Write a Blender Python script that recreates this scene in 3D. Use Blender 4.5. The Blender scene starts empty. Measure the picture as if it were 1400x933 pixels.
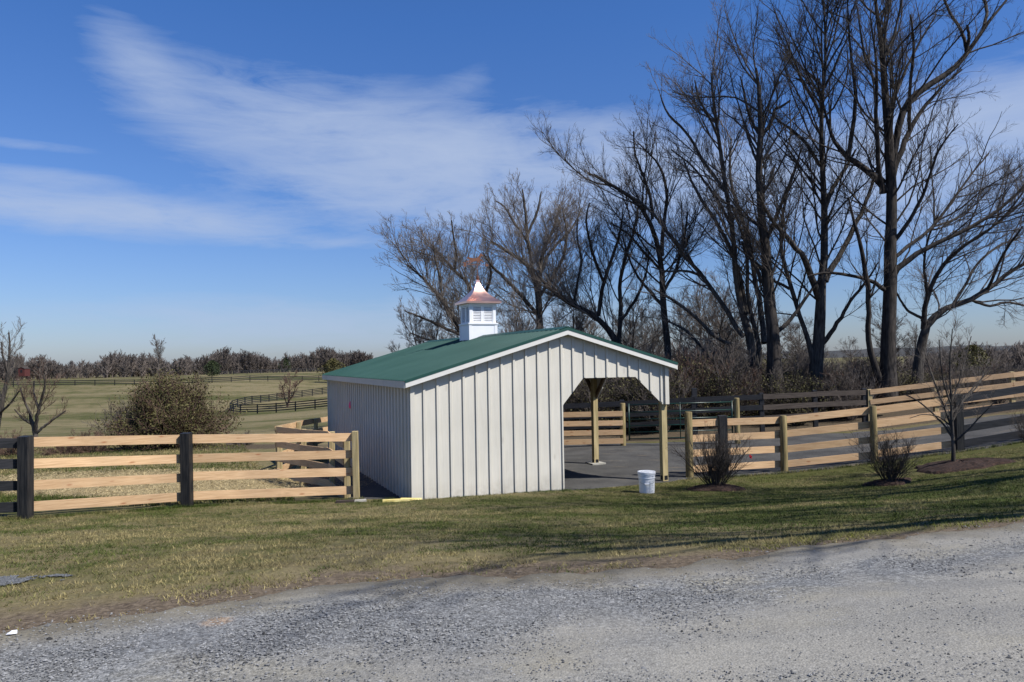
import bpy, math, random
import numpy as np
from mathutils import Vector, Matrix
rng = np.random.default_rng(7); random.seed(7)
sc = bpy.context.scene; COL = sc.collection

# ------------------------------------------------------------------ camera model (metres; the photo was 1400x933)
F = 1050.0; PITCH = math.atan(25.5/F); CZ = 2.7; ROLL = math.radians(1.0)
def ray(x, y):
    dx = (x-700)/F; dz = (466.5-y)/F
    dx, dz = dx*math.cos(ROLL)+dz*math.sin(ROLL), -dx*math.sin(ROLL)+dz*math.cos(ROLL)
    Y = math.cos(PITCH)-dz*math.sin(PITCH); Z = math.sin(PITCH)+dz*math.cos(PITCH)
    return dx/Y, Z/Y
def P(x, y, Y):
    a, b = ray(x, y); return np.array([a*Y, Y, CZ+b*Y])
def PX(x, y, Y): return P(x, y, Y)[0]

# ------------------------------------------------------------------ noise
def hash2(i, j, s):
    n = (i*374761393 + j*668265263 + s*974634777) & 0x7fffffff
    n = ((n ^ (n >> 13))*1274126177) & 0x7fffffff
    return ((n ^ (n >> 16)) & 0xffff)/65535.0
def vnoise(x, y, s=0):
    x = np.asarray(x, float); y = np.asarray(y, float)
    i = np.floor(x).astype(np.int64); j = np.floor(y).astype(np.int64)
    u = x-i; v = y-j; u = u*u*(3-2*u); v = v*v*(3-2*v)
    a = hash2(i, j, s); b = hash2(i+1, j, s); c = hash2(i, j+1, s); d = hash2(i+1, j+1, s)
    return (a*(1-u)+b*u)*(1-v)+(c*(1-u)+d*u)*v
def fbm(x, y, s=0, o=4):
    r = 0; a = .5; t = 0
    for k in range(o):
        r = r+a*vnoise(np.asarray(x)*2**k, np.asarray(y)*2**k, s+k*17); t += a; a *= .5
    return r/t

# ------------------------------------------------------------------ terrain
BO = np.array([-1.945, 14.57]); BA = math.radians(22.466); BW = 5.76; BD = 9.7     # barn origin, heading, width, depth
G2 = np.array([math.cos(BA), math.sin(BA)]); S2 = np.array([-math.sin(BA), math.cos(BA)])
CP = np.array([
 (0,0,1.1),(0,3.8,1.1),(-3.2,4.8,1.05),(-1.1,5.8,1.05),(1.5,6.1,1.08),(4.7,7,1.15),(8,8,1.2),(14,9,1.3),(15,4,1.35),(-8,3,1.0),(-10,6,.85),
 (0,9,.72),(4,9.5,.78),(-4,9,.66),(9,11,.95),(-8,9,.66),
 (-7.8,12.3,.30),(-5.9,13.9,.155),(-3.03,14.8,.06),(-1.9,14.3,.14),(1.2,15.6,.07),(2.56,15.03,.05),(3.95,15.1,.10),(6.95,14.3,.27),(8.66,15.1,.45),
 (3.85,17.1,.0),(6.27,17.9,-.02),(8.37,17.9,.17),(10.4,18,.38),(12.55,18.3,.6),(17,18.5,.95),(12.4,27,.15),(17,26.5,.66),(8.4,26,.05),(3.7,26,-.12),(3.4,24,-.06),(2,20,0),
 (-11,14,.3),(-10,18,0),(-16,18,.1),(-5.75,19,-.13),(-6.1,25.7,-.4),(-13,30,-.5),(-22,28,-.5),(-3,30,-.5),
 (-25,55,-1.9),(-5,60,-1.5),(-50,55,-1.9),(-30,100,-3.5),(-65,100,-3.7),(-5,100,-3),(-35,130,-3.6),(-90,130,-3.2),(-60,170,-1.2),(-110,170,-1.2),(-20,170,-1.0),
 (-110,300,-1.0),(-190,300,-2.0),(-50,300,-.6),(10,55,.0),(30,60,.2),(45,60,.7),(20,35,.6),(60,120,-2),(100,250,-5),(150,250,-5),(30,250,-4),(0,300,-3),
 (0,2000,-2),(1500,1500,-5),(-1500,1500,-3),(2000,0,0),(-2000,0,0),(0,-2000,0),(0,-30,1.4),(30,0,1.6),(-30,0,.8),(-40,20,.2),(40,20,1.4)], float)
def warp(x, y): return np.stack([np.arcsinh(np.asarray(x,float)/8), np.arcsinh(np.asarray(y,float)/8)], -1)
def _tps():
    p = warp(CP[:,0], CP[:,1]); n = len(p)
    d = np.linalg.norm(p[:,None]-p[None], axis=-1); K = np.where(d > 0, d*d*np.log(d+1e-12), 0)+np.eye(n)*.0015
    A = np.zeros((n+3, n+3)); A[:n,:n] = K; A[:n,n] = 1; A[:n,n+1:] = p; A[n,:n] = 1; A[n+1:,:n] = p.T
    w = np.linalg.solve(A, np.r_[CP[:,2], 0, 0, 0]); return p, w
_tp, _tw = _tps()
def H(x, y):
    x = np.asarray(x, float); y = np.asarray(y, float); sh = np.broadcast(x, y).shape
    q = warp(np.broadcast_to(x, sh).ravel(), np.broadcast_to(y, sh).ravel()); out = np.empty(len(q)); n = len(_tp)
    for a in range(0, len(q), 20000):
        c = q[a:a+20000]; d = np.linalg.norm(c[:,None]-_tp[None], axis=-1)
        out[a:a+20000] = (d*d*np.log(d+1e-12))@_tw[:n]+_tw[n]+c@_tw[n+1:]
    out = out.reshape(sh)
    lx = (x-BO[0])*G2[0]+(y-BO[1])*G2[1]; ly = (x-BO[0])*S2[0]+(y-BO[1])*S2[1]     # level floor under the barn
    dd = np.maximum(np.maximum(-lx, lx-BW), np.maximum(-ly, ly-BD)); w = np.clip(1-(dd+.05)/.5, 0, 1); w = w*w*(3-2*w)
    w2 = np.clip(1-(dd-.3)/3, 0, 1)
    out = out*(1-w)+(-.02)*w
    return out
def h1(x, y): return float(H(x, y))
EX = np.array([-40,-14,-8,-3.2,-1.1,1.5,4.7,8,14,22,45]); EY = np.array([-9,1.6,3.4,4.85,5.75,6.12,7.0,8.1,9.6,11.2,16])  # upper edge of the gravel road
def edge_y(x): return np.interp(x, EX, EY)
def road_d(x, y): return (y-edge_y(x))*.93                          # signed distance beyond the road edge

# ------------------------------------------------------------------ mesh helpers
def mesh_np(name, V, Q, mat, parent=None, smooth=False, attrs=None, tri=None):
    V = np.asarray(V, np.float32); me = bpy.data.meshes.new(name)
    faces = []
    nq = 0 if Q is None else len(Q); nt = 0 if tri is None else len(tri)
    loops = np.concatenate(([np.asarray(Q, np.int32).ravel()] if nq else [])+([np.asarray(tri, np.int32).ravel()] if nt else []))
    starts = np.concatenate([np.arange(nq, dtype=np.int32)*4, nq*4+np.arange(nt, dtype=np.int32)*3])
    me.vertices.add(len(V)); me.vertices.foreach_set('co', V.ravel())
    me.loops.add(len(loops)); me.loops.foreach_set('vertex_index', loops)
    me.polygons.add(nq+nt); me.polygons.foreach_set('loop_start', starts)
    me.polygons.foreach_set('use_smooth', np.full(nq+nt, bool(smooth)))
    me.update(calc_edges=True); me.validate()
    if attrs:
        for k, (ty, arr) in attrs.items():
            a = me.attributes.new(k, ty, 'POINT')
            a.data.foreach_set('color' if ty == 'FLOAT_COLOR' else 'value', np.asarray(arr, np.float32).ravel())
    me.materials.append(mat)
    o = bpy.data.objects.new(name, me); COL.objects.link(o)
    if parent is not None: o.parent = parent
    return o
def tag(o, label=None, cat=None, group=None, kind=None):
    if label: o['label'] = label
    if cat: o['category'] = cat
    if group: o['group'] = group
    if kind: o['kind'] = kind
    return o
def thing(name, label, cat, loc=(0,0,0), rz=0, group=None):
    o = bpy.data.objects.new(name, None); COL.objects.link(o); o.location = loc; o.rotation_euler = (0,0,rz); o.empty_display_size = .3
    return tag(o, label, cat, group)
class MB:
    def __init__(s): s.v = []; s.q = []; s.t = []
    def prism8(s, c):                                              # eight corners: bottom four (ccw), top four
        n = len(s.v); s.v += [tuple(map(float, p)) for p in c]
        for f in ((3,2,1,0),(4,5,6,7),(0,1,5,4),(1,2,6,5),(2,3,7,6),(3,0,4,7)): s.q.append([n+i for i in f])
    def box(s, x0, x1, y0, y1, z0, z1):
        s.prism8([(x0,y0,z0),(x1,y0,z0),(x1,y1,z0),(x0,y1,z0),(x0,y0,z1),(x1,y0,z1),(x1,y1,z1),(x0,y1,z1)])
    def bar(s, a, b, w, h, up=(0,0,1)):                             # beam from a to b
        a = Vector(a); b = Vector(b); d = (b-a).normalized(); u = Vector(up); sd = d.cross(u).normalized()*w/2; uu = sd.cross(d).normalized()*h/2
        s.prism8([a-sd-uu, a+sd-uu, b+sd-uu, b-sd-uu, a-sd+uu, a+sd+uu, b+sd+uu, b-sd+uu])
    def tube(s, pts, rad, n=8, cap=True):
        pts = [Vector(p) for p in pts]; rad = [rad]*len(pts) if isinstance(rad, (int, float)) else rad; b = len(s.v)
        d0 = (pts[-1]-pts[0]).normalized(); ref = Vector((0,0,1)) if abs(d0.z) < .8 else Vector((1,0,0))
        for i, p in enumerate(pts):
            d = (pts[min(i+1, len(pts)-1)]-pts[max(i-1, 0)]).normalized(); e = d.cross(ref).normalized(); f = d.cross(e)
            for k in range(n):
                a = 2*math.pi*k/n; q = p+(e*math.cos(a)+f*math.sin(a))*rad[i]; s.v.append(tuple(q))
        for i in range(len(pts)-1):
            for k in range(n):
                s.q.append([b+i*n+k, b+i*n+(k+1)%n, b+(i+1)*n+(k+1)%n, b+(i+1)*n+k])
        if cap:
            for e, i in ((0, 0), (len(pts)-1, 1)):
                c = len(s.v); s.v.append(tuple(pts[e]))
                for k in range(n):
                    a, d = b+e*n+k, b+e*n+(k+1)%n; s.t.append([c, d, a] if not i else [c, a, d])
    def build(s, name, mat, parent=None, smooth=False, off=None):
        V = np.array(s.v, float)
        if off is not None: V = V-np.array(off)
        return mesh_np(name, V, s.q, mat, parent, smooth, tri=s.t if s.t else None)
def smooth_by_angle(o, ang=35):
    me = o.data; me.polygons.foreach_set('use_smooth', np.ones(len(me.polygons), bool))
    import bmesh
    bm = bmesh.new(); bm.from_mesh(me)
    for e in bm.edges:
        if len(e.link_faces) != 2 or e.calc_face_angle(0) > math.radians(ang): e.smooth = False
    bm.to_mesh(me); bm.free()

# ------------------------------------------------------------------ materials
class NT:
    def __init__(s, nt): s.nt = nt; s.N = nt.nodes; s.L = nt.links
    def n(s, ty, **k):
        o = s.N.new(ty)
        for a, b in k.items(): setattr(o, a, b)
        return o
    def put(s, sock, v):
        if hasattr(v, 'links'): s.L.new(v, sock)
        else: sock.default_value = v
    def m(s, op, a, b=0.0, c=None, clamp=False):
        o = s.n('ShaderNodeMath', operation=op, use_clamp=clamp); s.put(o.inputs[0], a); s.put(o.inputs[1], b)
        if c is not None: s.put(o.inputs[2], c)
        return o.outputs[0]
    def mix(s, f, a, b):
        o = s.n('ShaderNodeMix', data_type='RGBA'); s.put(o.inputs[0], f)
        s.put(o.inputs[6], (*a, 1) if isinstance(a, tuple) else a); s.put(o.inputs[7], (*b, 1) if isinstance(b, tuple) else b); return o.outputs[2]
    def mul(s, a, b):
        o = s.n('ShaderNodeMix', data_type='RGBA', blend_type='MULTIPLY'); o.inputs[0].default_value = 1
        s.put(o.inputs[6], (*a, 1) if isinstance(a, tuple) else a); s.put(o.inputs[7], (*b, 1) if isinstance(b, tuple) else b); return o.outputs[2]
    def map(s, v, a, b, c=0., d=1.):
        o = s.n('ShaderNodeMapRange'); s.put(o.inputs[0], v)
        for i, x in enumerate((a, b, c, d)): o.inputs[i+1].default_value = x
        return o.outputs[0]
    def noise(s, vec, scale, detail=4, rough=.5, dist=0):
        o = s.n('ShaderNodeTexNoise'); s.put(o.inputs['Vector'], vec); o.inputs['Scale'].default_value = scale
        o.inputs['Detail'].default_value = detail; o.inputs['Roughness'].default_value = rough; o.inputs['Distortion'].default_value = dist; return o.outputs[0]
    def scalev(s, vec, sc3, loc=(0,0,0), rot=(0,0,0)):
        o = s.n('ShaderNodeMapping'); s.put(o.inputs[0], vec); o.inputs['Scale'].default_value = sc3; o.inputs['Location'].default_value = loc; o.inputs['Rotation'].default_value = rot; return o.outputs[0]
    def attr(s, name, out='Fac'):
        o = s.n('ShaderNodeAttribute', attribute_name=name); return o.outputs[out]
    def bump(s, h, strength, dist=.01):
        o = s.n('ShaderNodeBump'); s.put(o.inputs['Height'], h); o.inputs['Strength'].default_value = strength; o.inputs['Distance'].default_value = dist; return o.outputs[0]
def newmat(name, rough=.8, metal=0, spec=.5):
    m = bpy.data.materials.new(name); m.use_nodes = True; t = NT(m.node_tree); b = t.N['Principled BSDF']
    b.inputs['Roughness'].default_value = rough; b.inputs['Metallic'].default_value = metal; b.inputs['Specular IOR Level'].default_value = spec
    t.b = b; t.obj = t.n('ShaderNodeTexCoord').outputs['Object']; t.rnd = t.n('ShaderNodeObjectInfo').outputs['Random']
    return m, t
def varmat(name, c0, c1, scale3=(1,1,1), nscale=3, rough=.8, bump=0, rndamt=.0, metal=0, spec=.3, lo=.35, hi=.65, detail=4):
    m, t = newmat(name, rough, metal, spec)
    v = t.scalev(t.obj, scale3); nz = t.noise(v, nscale, detail)
    c = t.mix(t.map(nz, lo, hi), c0, c1)
    if rndamt:
        k = t.map(t.rnd, 0, 1, 1-rndamt, 1+rndamt); cc = t.n('ShaderNodeCombineColor')
        for i in range(3): t.put(cc.inputs[i], k)
        c = t.mul(c, cc.outputs[0])
    t.put(t.b.inputs['Base Color'], c)
    if bump: t.put(t.b.inputs['Normal'], t.bump(nz, bump, .01))
    return m
def plank_mat(name, c0, c1, knot, rough=.75):
    m, t = newmat(name, rough, 0, .25)
    geo = t.n('ShaderNodeNewGeometry').outputs['Position']
    v = t.scalev(t.obj, (1.2, 1.2, 30)); nz = t.noise(v, 2.2, 5, .6, .6)
    big = t.noise(t.obj, .9, 3)
    c = t.mix(t.map(nz, .34, .66), c0, c1)
    c = t.mul(c, t.mix(t.map(big, .3, .7), (.80,.80,.82), (1.06,1.03,1.0)))
    vo = t.n('ShaderNodeTexVoronoi'); t.put(vo.inputs['Vector'], t.scalev(t.obj, (1.6,1.6,5.0))); vo.inputs['Scale'].default_value = 1.5
    k = t.map(vo.outputs['Distance'], .06, .16, 1, 0)
    c = t.mix(t.m('MULTIPLY', k, .75), c, knot)
    stn = t.map(t.noise(t.scalev(t.obj, (1,1,2)), 1.3, 5, .6), .60, .74, 0, .45)
    c = t.mix(stn, c, tuple(x*.55 for x in c0))
    k = t.map(t.rnd, 0, 1, .86, 1.14); cc = t.n('ShaderNodeCombineColor')
    for i in range(3): t.put(cc.inputs[i], k)
    t.put(t.b.inputs['Base Color'], t.mul(c, cc.outputs[0])); t.put(t.b.inputs['Normal'], t.bump(nz, .35, .004))
    return m
M = {}
M['fresh'] = plank_mat('fresh_pine', (.50,.315,.165), (.70,.485,.28), (.32,.12,.05))
M['old'] = varmat('black_stained_board', (.008,.009,.011), (.024,.024,.027), (1.5,1.5,25), 2, .55, .3, .25)
M['oldpost'] = varmat('black_stained_post', (.007,.008,.010), (.030,.029,.028), (18,18,1.5), 2, .6, .4, .2)
M['brownish'] = varmat('dark_brown_board', (.035,.027,.022), (.07,.055,.045), (1.5,1.5,25), 2, .8, .3, .2)  # dark brown grained board, shared by back fence, scrap and far barn roof
M['treated'] = varmat('treated_green_post', (.30,.24,.115), (.48,.385,.21), (12,12,1), 2, .8, .4, .1)
M['roundpost'] = varmat('round_treated_post', (.13,.10,.045), (.30,.235,.11), (14,14,1.2), 2, .85, .5, .15)
M['bark'] = varmat('dark_bark', (.016,.013,.011), (.060,.050,.042), (6,6,1.2), 2.2, .9, .9, .1)
M['bark2'] = varmat('grey_bark', (.030,.025,.021), (.10,.087,.073), (6,6,1.2), 2.2, .9, .9, .1)
M['twig'] = varmat('dark_twigs', (.035,.028,.023), (.08,.066,.054), (1,1,1), .8, .85, 0, .1)
M['twig2'] = varmat('grey_brown_twigs', (.095,.078,.066), (.17,.145,.125), (1,1,1), .8, .85, 0, .1)
M['twigred'] = varmat('reddish_twigs', (.09,.055,.042), (.17,.11,.08), (1,1,1), .8, .85, 0, .1)
M['farwood'] = varmat('far_wood_twigs', (.075,.062,.055), (.15,.125,.108), (1,1,1), .05, .9, 0, .1)
M['olive'] = varmat('olive_foliage', (.045,.045,.014), (.12,.105,.038), (1,1,1), 1.2, .8, 0, .1)
M['ever'] = varmat('evergreen_foliage', (.014,.024,.010), (.05,.066,.024), (1,1,1), 1.5, .8, 0, .1)
M['roof'] = varmat('green_roof_metal', (.013,.058,.047), (.022,.073,.060), (.6,.6,.6), 1.2, .5, 0, 0, 0, .25)
M['white'] = varmat('white_vinyl', (.76,.77,.78), (.82,.82,.82), (1,1,1), 3, .4, 0, 0, 0, .5)
M['galv'] = varmat('black_steel_bracket', (.02,.02,.022), (.05,.05,.055), (1,1,1), 12, .45, 0, 0, .6, .5)
M['gate'] = varmat('green_gate_paint', (.004,.026,.018), (.008,.042,.03), (1,1,1), 4, .35, 0, 0, 0, .5)
M['mulch'] = varmat('bark_mulch', (.010,.006,.005), (.055,.030,.020), (1,1,1), 30, .95, 1.0)
M['concrete'] = varmat('concrete_pad', (.3,.29,.25), (.42,.40,.35), (1,1,1), 9, .9, .3)
M['yellow'] = varmat('yellow_lumber', (.62,.50,.16), (.78,.66,.28), (2,2,2), 4, .75, .2)
M['pink'] = varmat('pink_plastic', (.9,.05,.18), (.95,.08,.22), (1,1,1), 3, .45)
M['redribbon'] = varmat('red_ribbon', (.8,.03,.04), (.9,.05,.06), (1,1,1), 3, .5)
M['redbarn'] = varmat('red_barn_paint', (.07,.022,.02), (.10,.03,.026), (1,1,8), 1, .8)
M['tin'] = varmat('pale_tin_roof', (.45,.47,.5), (.6,.62,.65), (1,1,1), 1, .5)
M['litter'] = varmat('white_litter', (.75,.76,.8), (.85,.85,.88), (1,1,1), 3, .6)
m, t = newmat('copper_roof', .26, 1.0); nz = t.noise(t.obj, 6, 3)
t.put(t.b.inputs['Base Color'], t.mix(nz, (.90,.50,.38), (.96,.62,.50))); t.put(t.b.inputs['Roughness'], t.map(nz, .3, .7, .28, .36)); M['copper'] = m
m, t = newmat('copper_vane', .35, .9); t.put(t.b.inputs['Base Color'], t.mix(t.noise(t.obj, 9, 3), (.22,.09,.05), (.50,.22,.12))); M['vane'] = m
# painted siding: grey, faint vertical grain, knots bleeding through
m, t = newmat('grey_painted_siding', .75, 0, .3)
v = t.scalev(t.obj, (26,26,1.3)); gz = t.noise(v, 1.5, 5, .6, .4); big = t.noise(t.obj, 1.1, 4)
c = t.mix(t.map(gz, .25, .75), (.555,.528,.455), (.63,.602,.53)); c = t.mul(c, t.mix(t.map(big, .3, .7), (.93,.93,.925), (1.03,1.03,1.03)))
vo = t.n('ShaderNodeTexVoronoi'); t.put(vo.inputs['Vector'], t.scalev(t.obj, (3.4,3.4,1.3))); vo.inputs['Scale'].default_value = 1.0
c = t.mix(t.map(vo.outputs['Distance'], .04, .12, .35, 0), c, (.33,.30,.25))
sep = t.n('ShaderNodeSeparateXYZ'); t.put(sep.inputs[0], t.obj)
mud = t.m('MULTIPLY', t.map(sep.outputs[2], .0, .38, 1, 0), t.map(t.noise(t.obj, 7, 5, .7), .35, .7))
c = t.mix(t.m('MULTIPLY', mud, .55), c, (.30,.25,.17))
t.put(t.b.inputs['Base Color'], c); t.put(t.b.inputs['Normal'], t.bump(gz, .25, .004)); M['siding'] = m
m, t = newmat('pale_trim_paint', .7, 0, .3); gz = t.noise(t.scalev(t.obj, (3,3,20)), 2, 4)
t.put(t.b.inputs['Base Color'], t.mix(t.map(gz, .3, .7), (.60,.585,.54), (.67,.655,.61))); M['trim'] = m
M['rafter'] = varmat('rough_rafter_wood', (.10,.065,.035), (.20,.135,.08), (2,2,20), 2, .85, .3)
# ground
m, t = newmat('meadow_ground', .95, 0, .15)
pos = t.obj; green = t.attr('green'); dirt = t.attr('dirt'); straw = t.attr('straw'); brush = t.attr('brush')
n1 = t.noise(pos, .35, 6, .6); n2 = t.noise(pos, 2.2, 6, .65); n3 = t.noise(pos, 22, 4, .7); n4 = t.noise(t.scalev(pos, (.012,.07,.02)), 1, 5, .6)
dry = t.mix(t.map(n2, .3, .7), (.15,.12,.058), (.24,.20,.108)); grn = t.mix(t.map(n2, .3, .7), (.045,.052,.012), (.095,.095,.028))
g = t.m('ADD', green, t.m('MULTIPLY', t.m('SUBTRACT', n1, .5), 1.5)); g = t.m('ADD', g, t.m('MULTIPLY', t.m('SUBTRACT', n2, .5), 2.0)); g = t.m('ADD', g, t.m('MULTIPLY', t.m('SUBTRACT', n4, .5), 3.0))
c = t.mix(t.map(g, .2, .8), dry, grn)
earth = t.mix(t.map(n3, .3, .7), (.085,.062,.042), (.19,.15,.105))
d = t.m('ADD', dirt, t.m('MULTIPLY', t.m('SUBTRACT', n2, .5), 1.1)); c = t.mix(t.map(d, .35, .7), c, earth)
sw = t.mix(t.map(n3, .3, .7), (.22,.17,.085), (.44,.355,.195)); s2 = t.m('ADD', straw, t.m('MULTIPLY', t.m('SUBTRACT', n2, .5), 1.0)); c = t.mix(t.map(s2, .4, .65), c, sw)
bz = t.m('ADD', brush, t.m('MULTIPLY', t.m('SUBTRACT', n2, .5), .8)); c = t.mix(t.map(bz, .4, .7), c, t.mix(n3, (.05,.038,.026), (.13,.10,.065)))
c = t.mul(c, t.mix(t.map(n3, .3, .72), (.72,.72,.72), (1.18,1.18,1.18)))
t.put(t.b.inputs['Base Color'], c); t.put(t.b.inputs['Normal'], t.bump(n3, .8, .03)); M['ground'] = m
# gravel road
m, t = newmat('gravel', .92, 0, .2)
ba = t.attr('coarse'); ed = t.attr('edge'); n2 = t.noise(t.obj, 1.6, 6, .6); n3 = t.noise(t.obj, 45, 5, .75); n5 = t.noise(t.obj, 120, 3, .7)
c = t.mix(t.map(n3, .25, .75), (.20,.192,.172), (.35,.336,.30)); cc_ = t.mix(t.map(n3, .3, .7), (.12,.123,.124), (.25,.252,.248))
b2 = t.m('ADD', ba, t.m('MULTIPLY', t.m('SUBTRACT', n2, .5), 1.5)); c = t.mix(t.map(b2, .25, .8), c, cc_)
e2 = t.m('ADD', ed, t.m('MULTIPLY', t.m('SUBTRACT', n2, .5), 1.2)); c = t.mix(t.map(e2, .45, .9), c, t.mix(n3, (.13,.115,.085), (.24,.215,.165)))
trk = t.noise(t.scalev(t.obj, (.22,1.5,1), rot=(0,0,-.32)), 1.3, 5, .6, .5); c = t.mul(c, t.mix(t.map(trk, .32, .68), (.74,.75,.77), (1.06,1.05,1.02)))
tan_ = t.map(t.noise(t.scalev(t.obj, (.9,1.6,1)), 1.0, 5, .65), .54, .72, 0, .5); c = t.mix(tan_, c, (.27,.245,.18))
rust = t.map(t.noise(t.scalev(t.obj, (1,1.6,1), (3.3,1.7,0)), 1.1, 3, .5), .70, .76, 0, .55); c = t.mix(rust, c, (.36,.24,.14))
c = t.mul(c, t.mix(t.map(n5, .3, .7), (.86,.86,.86), (1.10,1.10,1.10)))
def cells(scale, lo, hi):
    q = t.n('ShaderNodeTexVoronoi'); t.put(q.inputs['Vector'], t.obj); q.inputs['Scale'].default_value = scale
    sp = t.n('ShaderNodeSeparateColor'); t.put(sp.inputs[0], q.outputs['Color']); k = t.map(sp.outputs[0], 0, 1, lo, hi); cc = t.n('ShaderNodeCombineColor')
    for i in range(3): t.put(cc.inputs[i], k)
    return cc.outputs[0]
c = t.mix(t.map(b2, .2, .7), t.mul(c, cells(95, .86, 1.14)), t.mul(t.mul(c, cells(75, .50, 1.55)), cells(34, .85, 1.15)))
vo = t.n('ShaderNodeTexVoronoi'); t.put(vo.inputs['Vector'], t.obj); vo.inputs['Scale'].default_value = 75
hh = t.m('ADD', t.m('MULTIPLY', vo.outputs['Distance'], -1.0), n3)
t.put(t.b.inputs['Base Color'], c); t.put(t.b.inputs['Normal'], t.bump(hh, .4, .010)); M['gravel'] = m
# stone-dust yard
m, t = newmat('stone_dust', .95, 0, .2); n2 = t.noise(t.obj, 1.2, 5, .6); n3 = t.noise(t.obj, 30, 4, .7)
c = t.mix(t.map(n2, .3, .7), (.046,.045,.044), (.092,.089,.083)); c = t.mul(c, t.mix(t.map(n3, .3, .7), (.55,.55,.55), (1.4,1.4,1.4)))
c = t.mix(t.map(t.noise(t.scalev(t.obj, (.5,1.8,1)), 1.3, 5, .65), .58, .70, 0, .7), c, (.20,.16,.11))
t.put(t.b.inputs['Base Color'], c); t.put(t.b.inputs['Normal'], t.bump(n3, .5, .01)); M['yard'] = m
def attrmat(name, rough=.8, transl=.0):
    m, t = newmat(name, rough, 0, .2); t.put(t.b.inputs['Base Color'], t.attr('Col', 'Color')); return m
M['blade'] = attrmat('grass_blades', .7); M['stone'] = attrmat('loose_stones', .85); M['strawm'] = attrmat('straw_stems', .7)

# ------------------------------------------------------------------ ground, road, yard
def axis(lo, hi, d, far, k=1.13):
    a = list(np.arange(lo, hi+d/2, d)); s = d; x = a[-1]
    while x < far: s *= k; x += s; a.append(x)
    s = d; x = a[0]
    while x > -far: s *= k; x -= s; a.insert(0, x)
    return np.array(a)
xs = axis(-14, 17, .17, 3500); ys = axis(2.5, 27, .17, 3500)
X, Y = np.meshgrid(xs, ys); Z = H(X, Y)
Z = Z+np.where((Y > 2), (fbm(X*1.7, Y*1.7, 5)-.5)*.045, 0)*np.clip(road_d(X, Y), 0, 1)*np.clip((17-Y)/2, 0, 1)
Z = Z+(fbm(X*.05, Y*.05, 9)-.5)*np.clip((np.hypot(X, Y)-60)/100, 0, 1)*1.2
nx, ny = len(xs), len(ys); idx = np.arange(nx*ny).reshape(ny, nx)
Q = np.stack([idx[:-1,:-1], idx[:-1,1:], idx[1:,1:], idx[1:,:-1]], -1).reshape(-1, 4)
rd = road_d(X, Y)
def masks(X, Y):
    rd = road_d(X, Y)
    dirt = np.clip(1-rd/np.interp(X, [-5,-1,2,6,10],[1.3,1.25,.7,.45,.35]), 0, 1)*.95
    green = np.interp(X, [-8,-3,0,3,8],[.56,.46,.54,.70,.78])+np.interp(rd, [.3,2,6],[-.10,.05,.05])
    green = np.where(Y > 22, .38, green); green = np.where(Y > 60, .46, green)
    st = np.clip(1-np.hypot((X+8)/5.5, (Y-18.3)/3.3)**3, 0, 1)*np.clip((Y-fence_line(X)-.2)*2, 0, 1)
    br = np.clip((Y-24.6)/1.5, 0, 1)*np.clip((X+4)/4, 0, 1)*np.clip((45-Y)/8, 0, 1)*.8
    br = np.maximum(br, np.clip(1-np.hypot((X+14)/9, (Y-30)/2.2)**4, 0, 1)*.9)
    return dirt, green, st, br
def fence_line(X): return np.interp(X, [-20,-7.8,-5.9,-3.03,0],[8,12.3,13.9,14.8,15.5])
dirt, green, st, br = masks(X, Y)
gnd = mesh_np('ground', np.stack([X, Y, Z], -1).reshape(-1, 3), Q, M['ground'], smooth=True,
    attrs={'green': ('FLOAT', green), 'dirt': ('FLOAT', dirt), 'straw': ('FLOAT', st), 'brush': ('FLOAT', br)})
tag(gnd, kind='structure')
def coarse_mask(X, Y):
    d = -road_d(X, Y); w = (fbm(X*.5, Y*1.2, 3)-.5)*.5
    a = np.exp(-((d-.85+w)/.38)**2)*np.interp(X, [-5,0,3,7],[.9,1,.8,.4])+np.exp(-((d-2.3+w)/.25)**2)*.75*np.interp(X, [-4,0,2,5],[1,.6,.25,.35])
    a = a+np.interp(X, [-4,-.5,1.5,3],[.55,.45,.12,0])*np.clip(d/.5, 0, 1)
    return np.clip(a, 0, 1)
sx = np.concatenate([np.arange(-45,-7,.5), np.arange(-7,11,.04), np.arange(11,46,.5)])
tt = np.concatenate([[0,.03,.07,.12,.2], np.arange(.3,3.6,.1), np.arange(4,11,.5)])
SX, TT = np.meshgrid(sx, tt); jag = ((fbm(SX*1.3, SX*0+3, 21)-.5)*.55+(fbm(SX*7, SX*0, 31)-.5)*.25)*np.clip(1-TT/1.0, 0, 1)
SY = edge_y(SX)-TT/.93+jag; SZ = H(SX, SY)+.014+.0*SX
SZ -= np.where(TT == 0, .016, 0)
SZ += (fbm(SX*2, SY*2, 8)-.5)*.03*np.clip(TT, 0, 1)
idx = np.arange(SX.size).reshape(SX.shape); Q = np.stack([idx[1:,:-1], idx[1:,1:], idx[:-1,1:], idx[:-1,:-1]], -1).reshape(-1, 4)
road = mesh_np('gravel_road', np.stack([SX, SY, SZ], -1).reshape(-1, 3), Q, M['gravel'], smooth=True,
    attrs={'coarse': ('FLOAT', coarse_mask(SX, SY)), 'edge': ('FLOAT', np.clip(1-TT/.95, 0, 1))}); tag(road, kind='structure')
def bl(x, y): p = BO+G2*x+S2*y; return p
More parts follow.
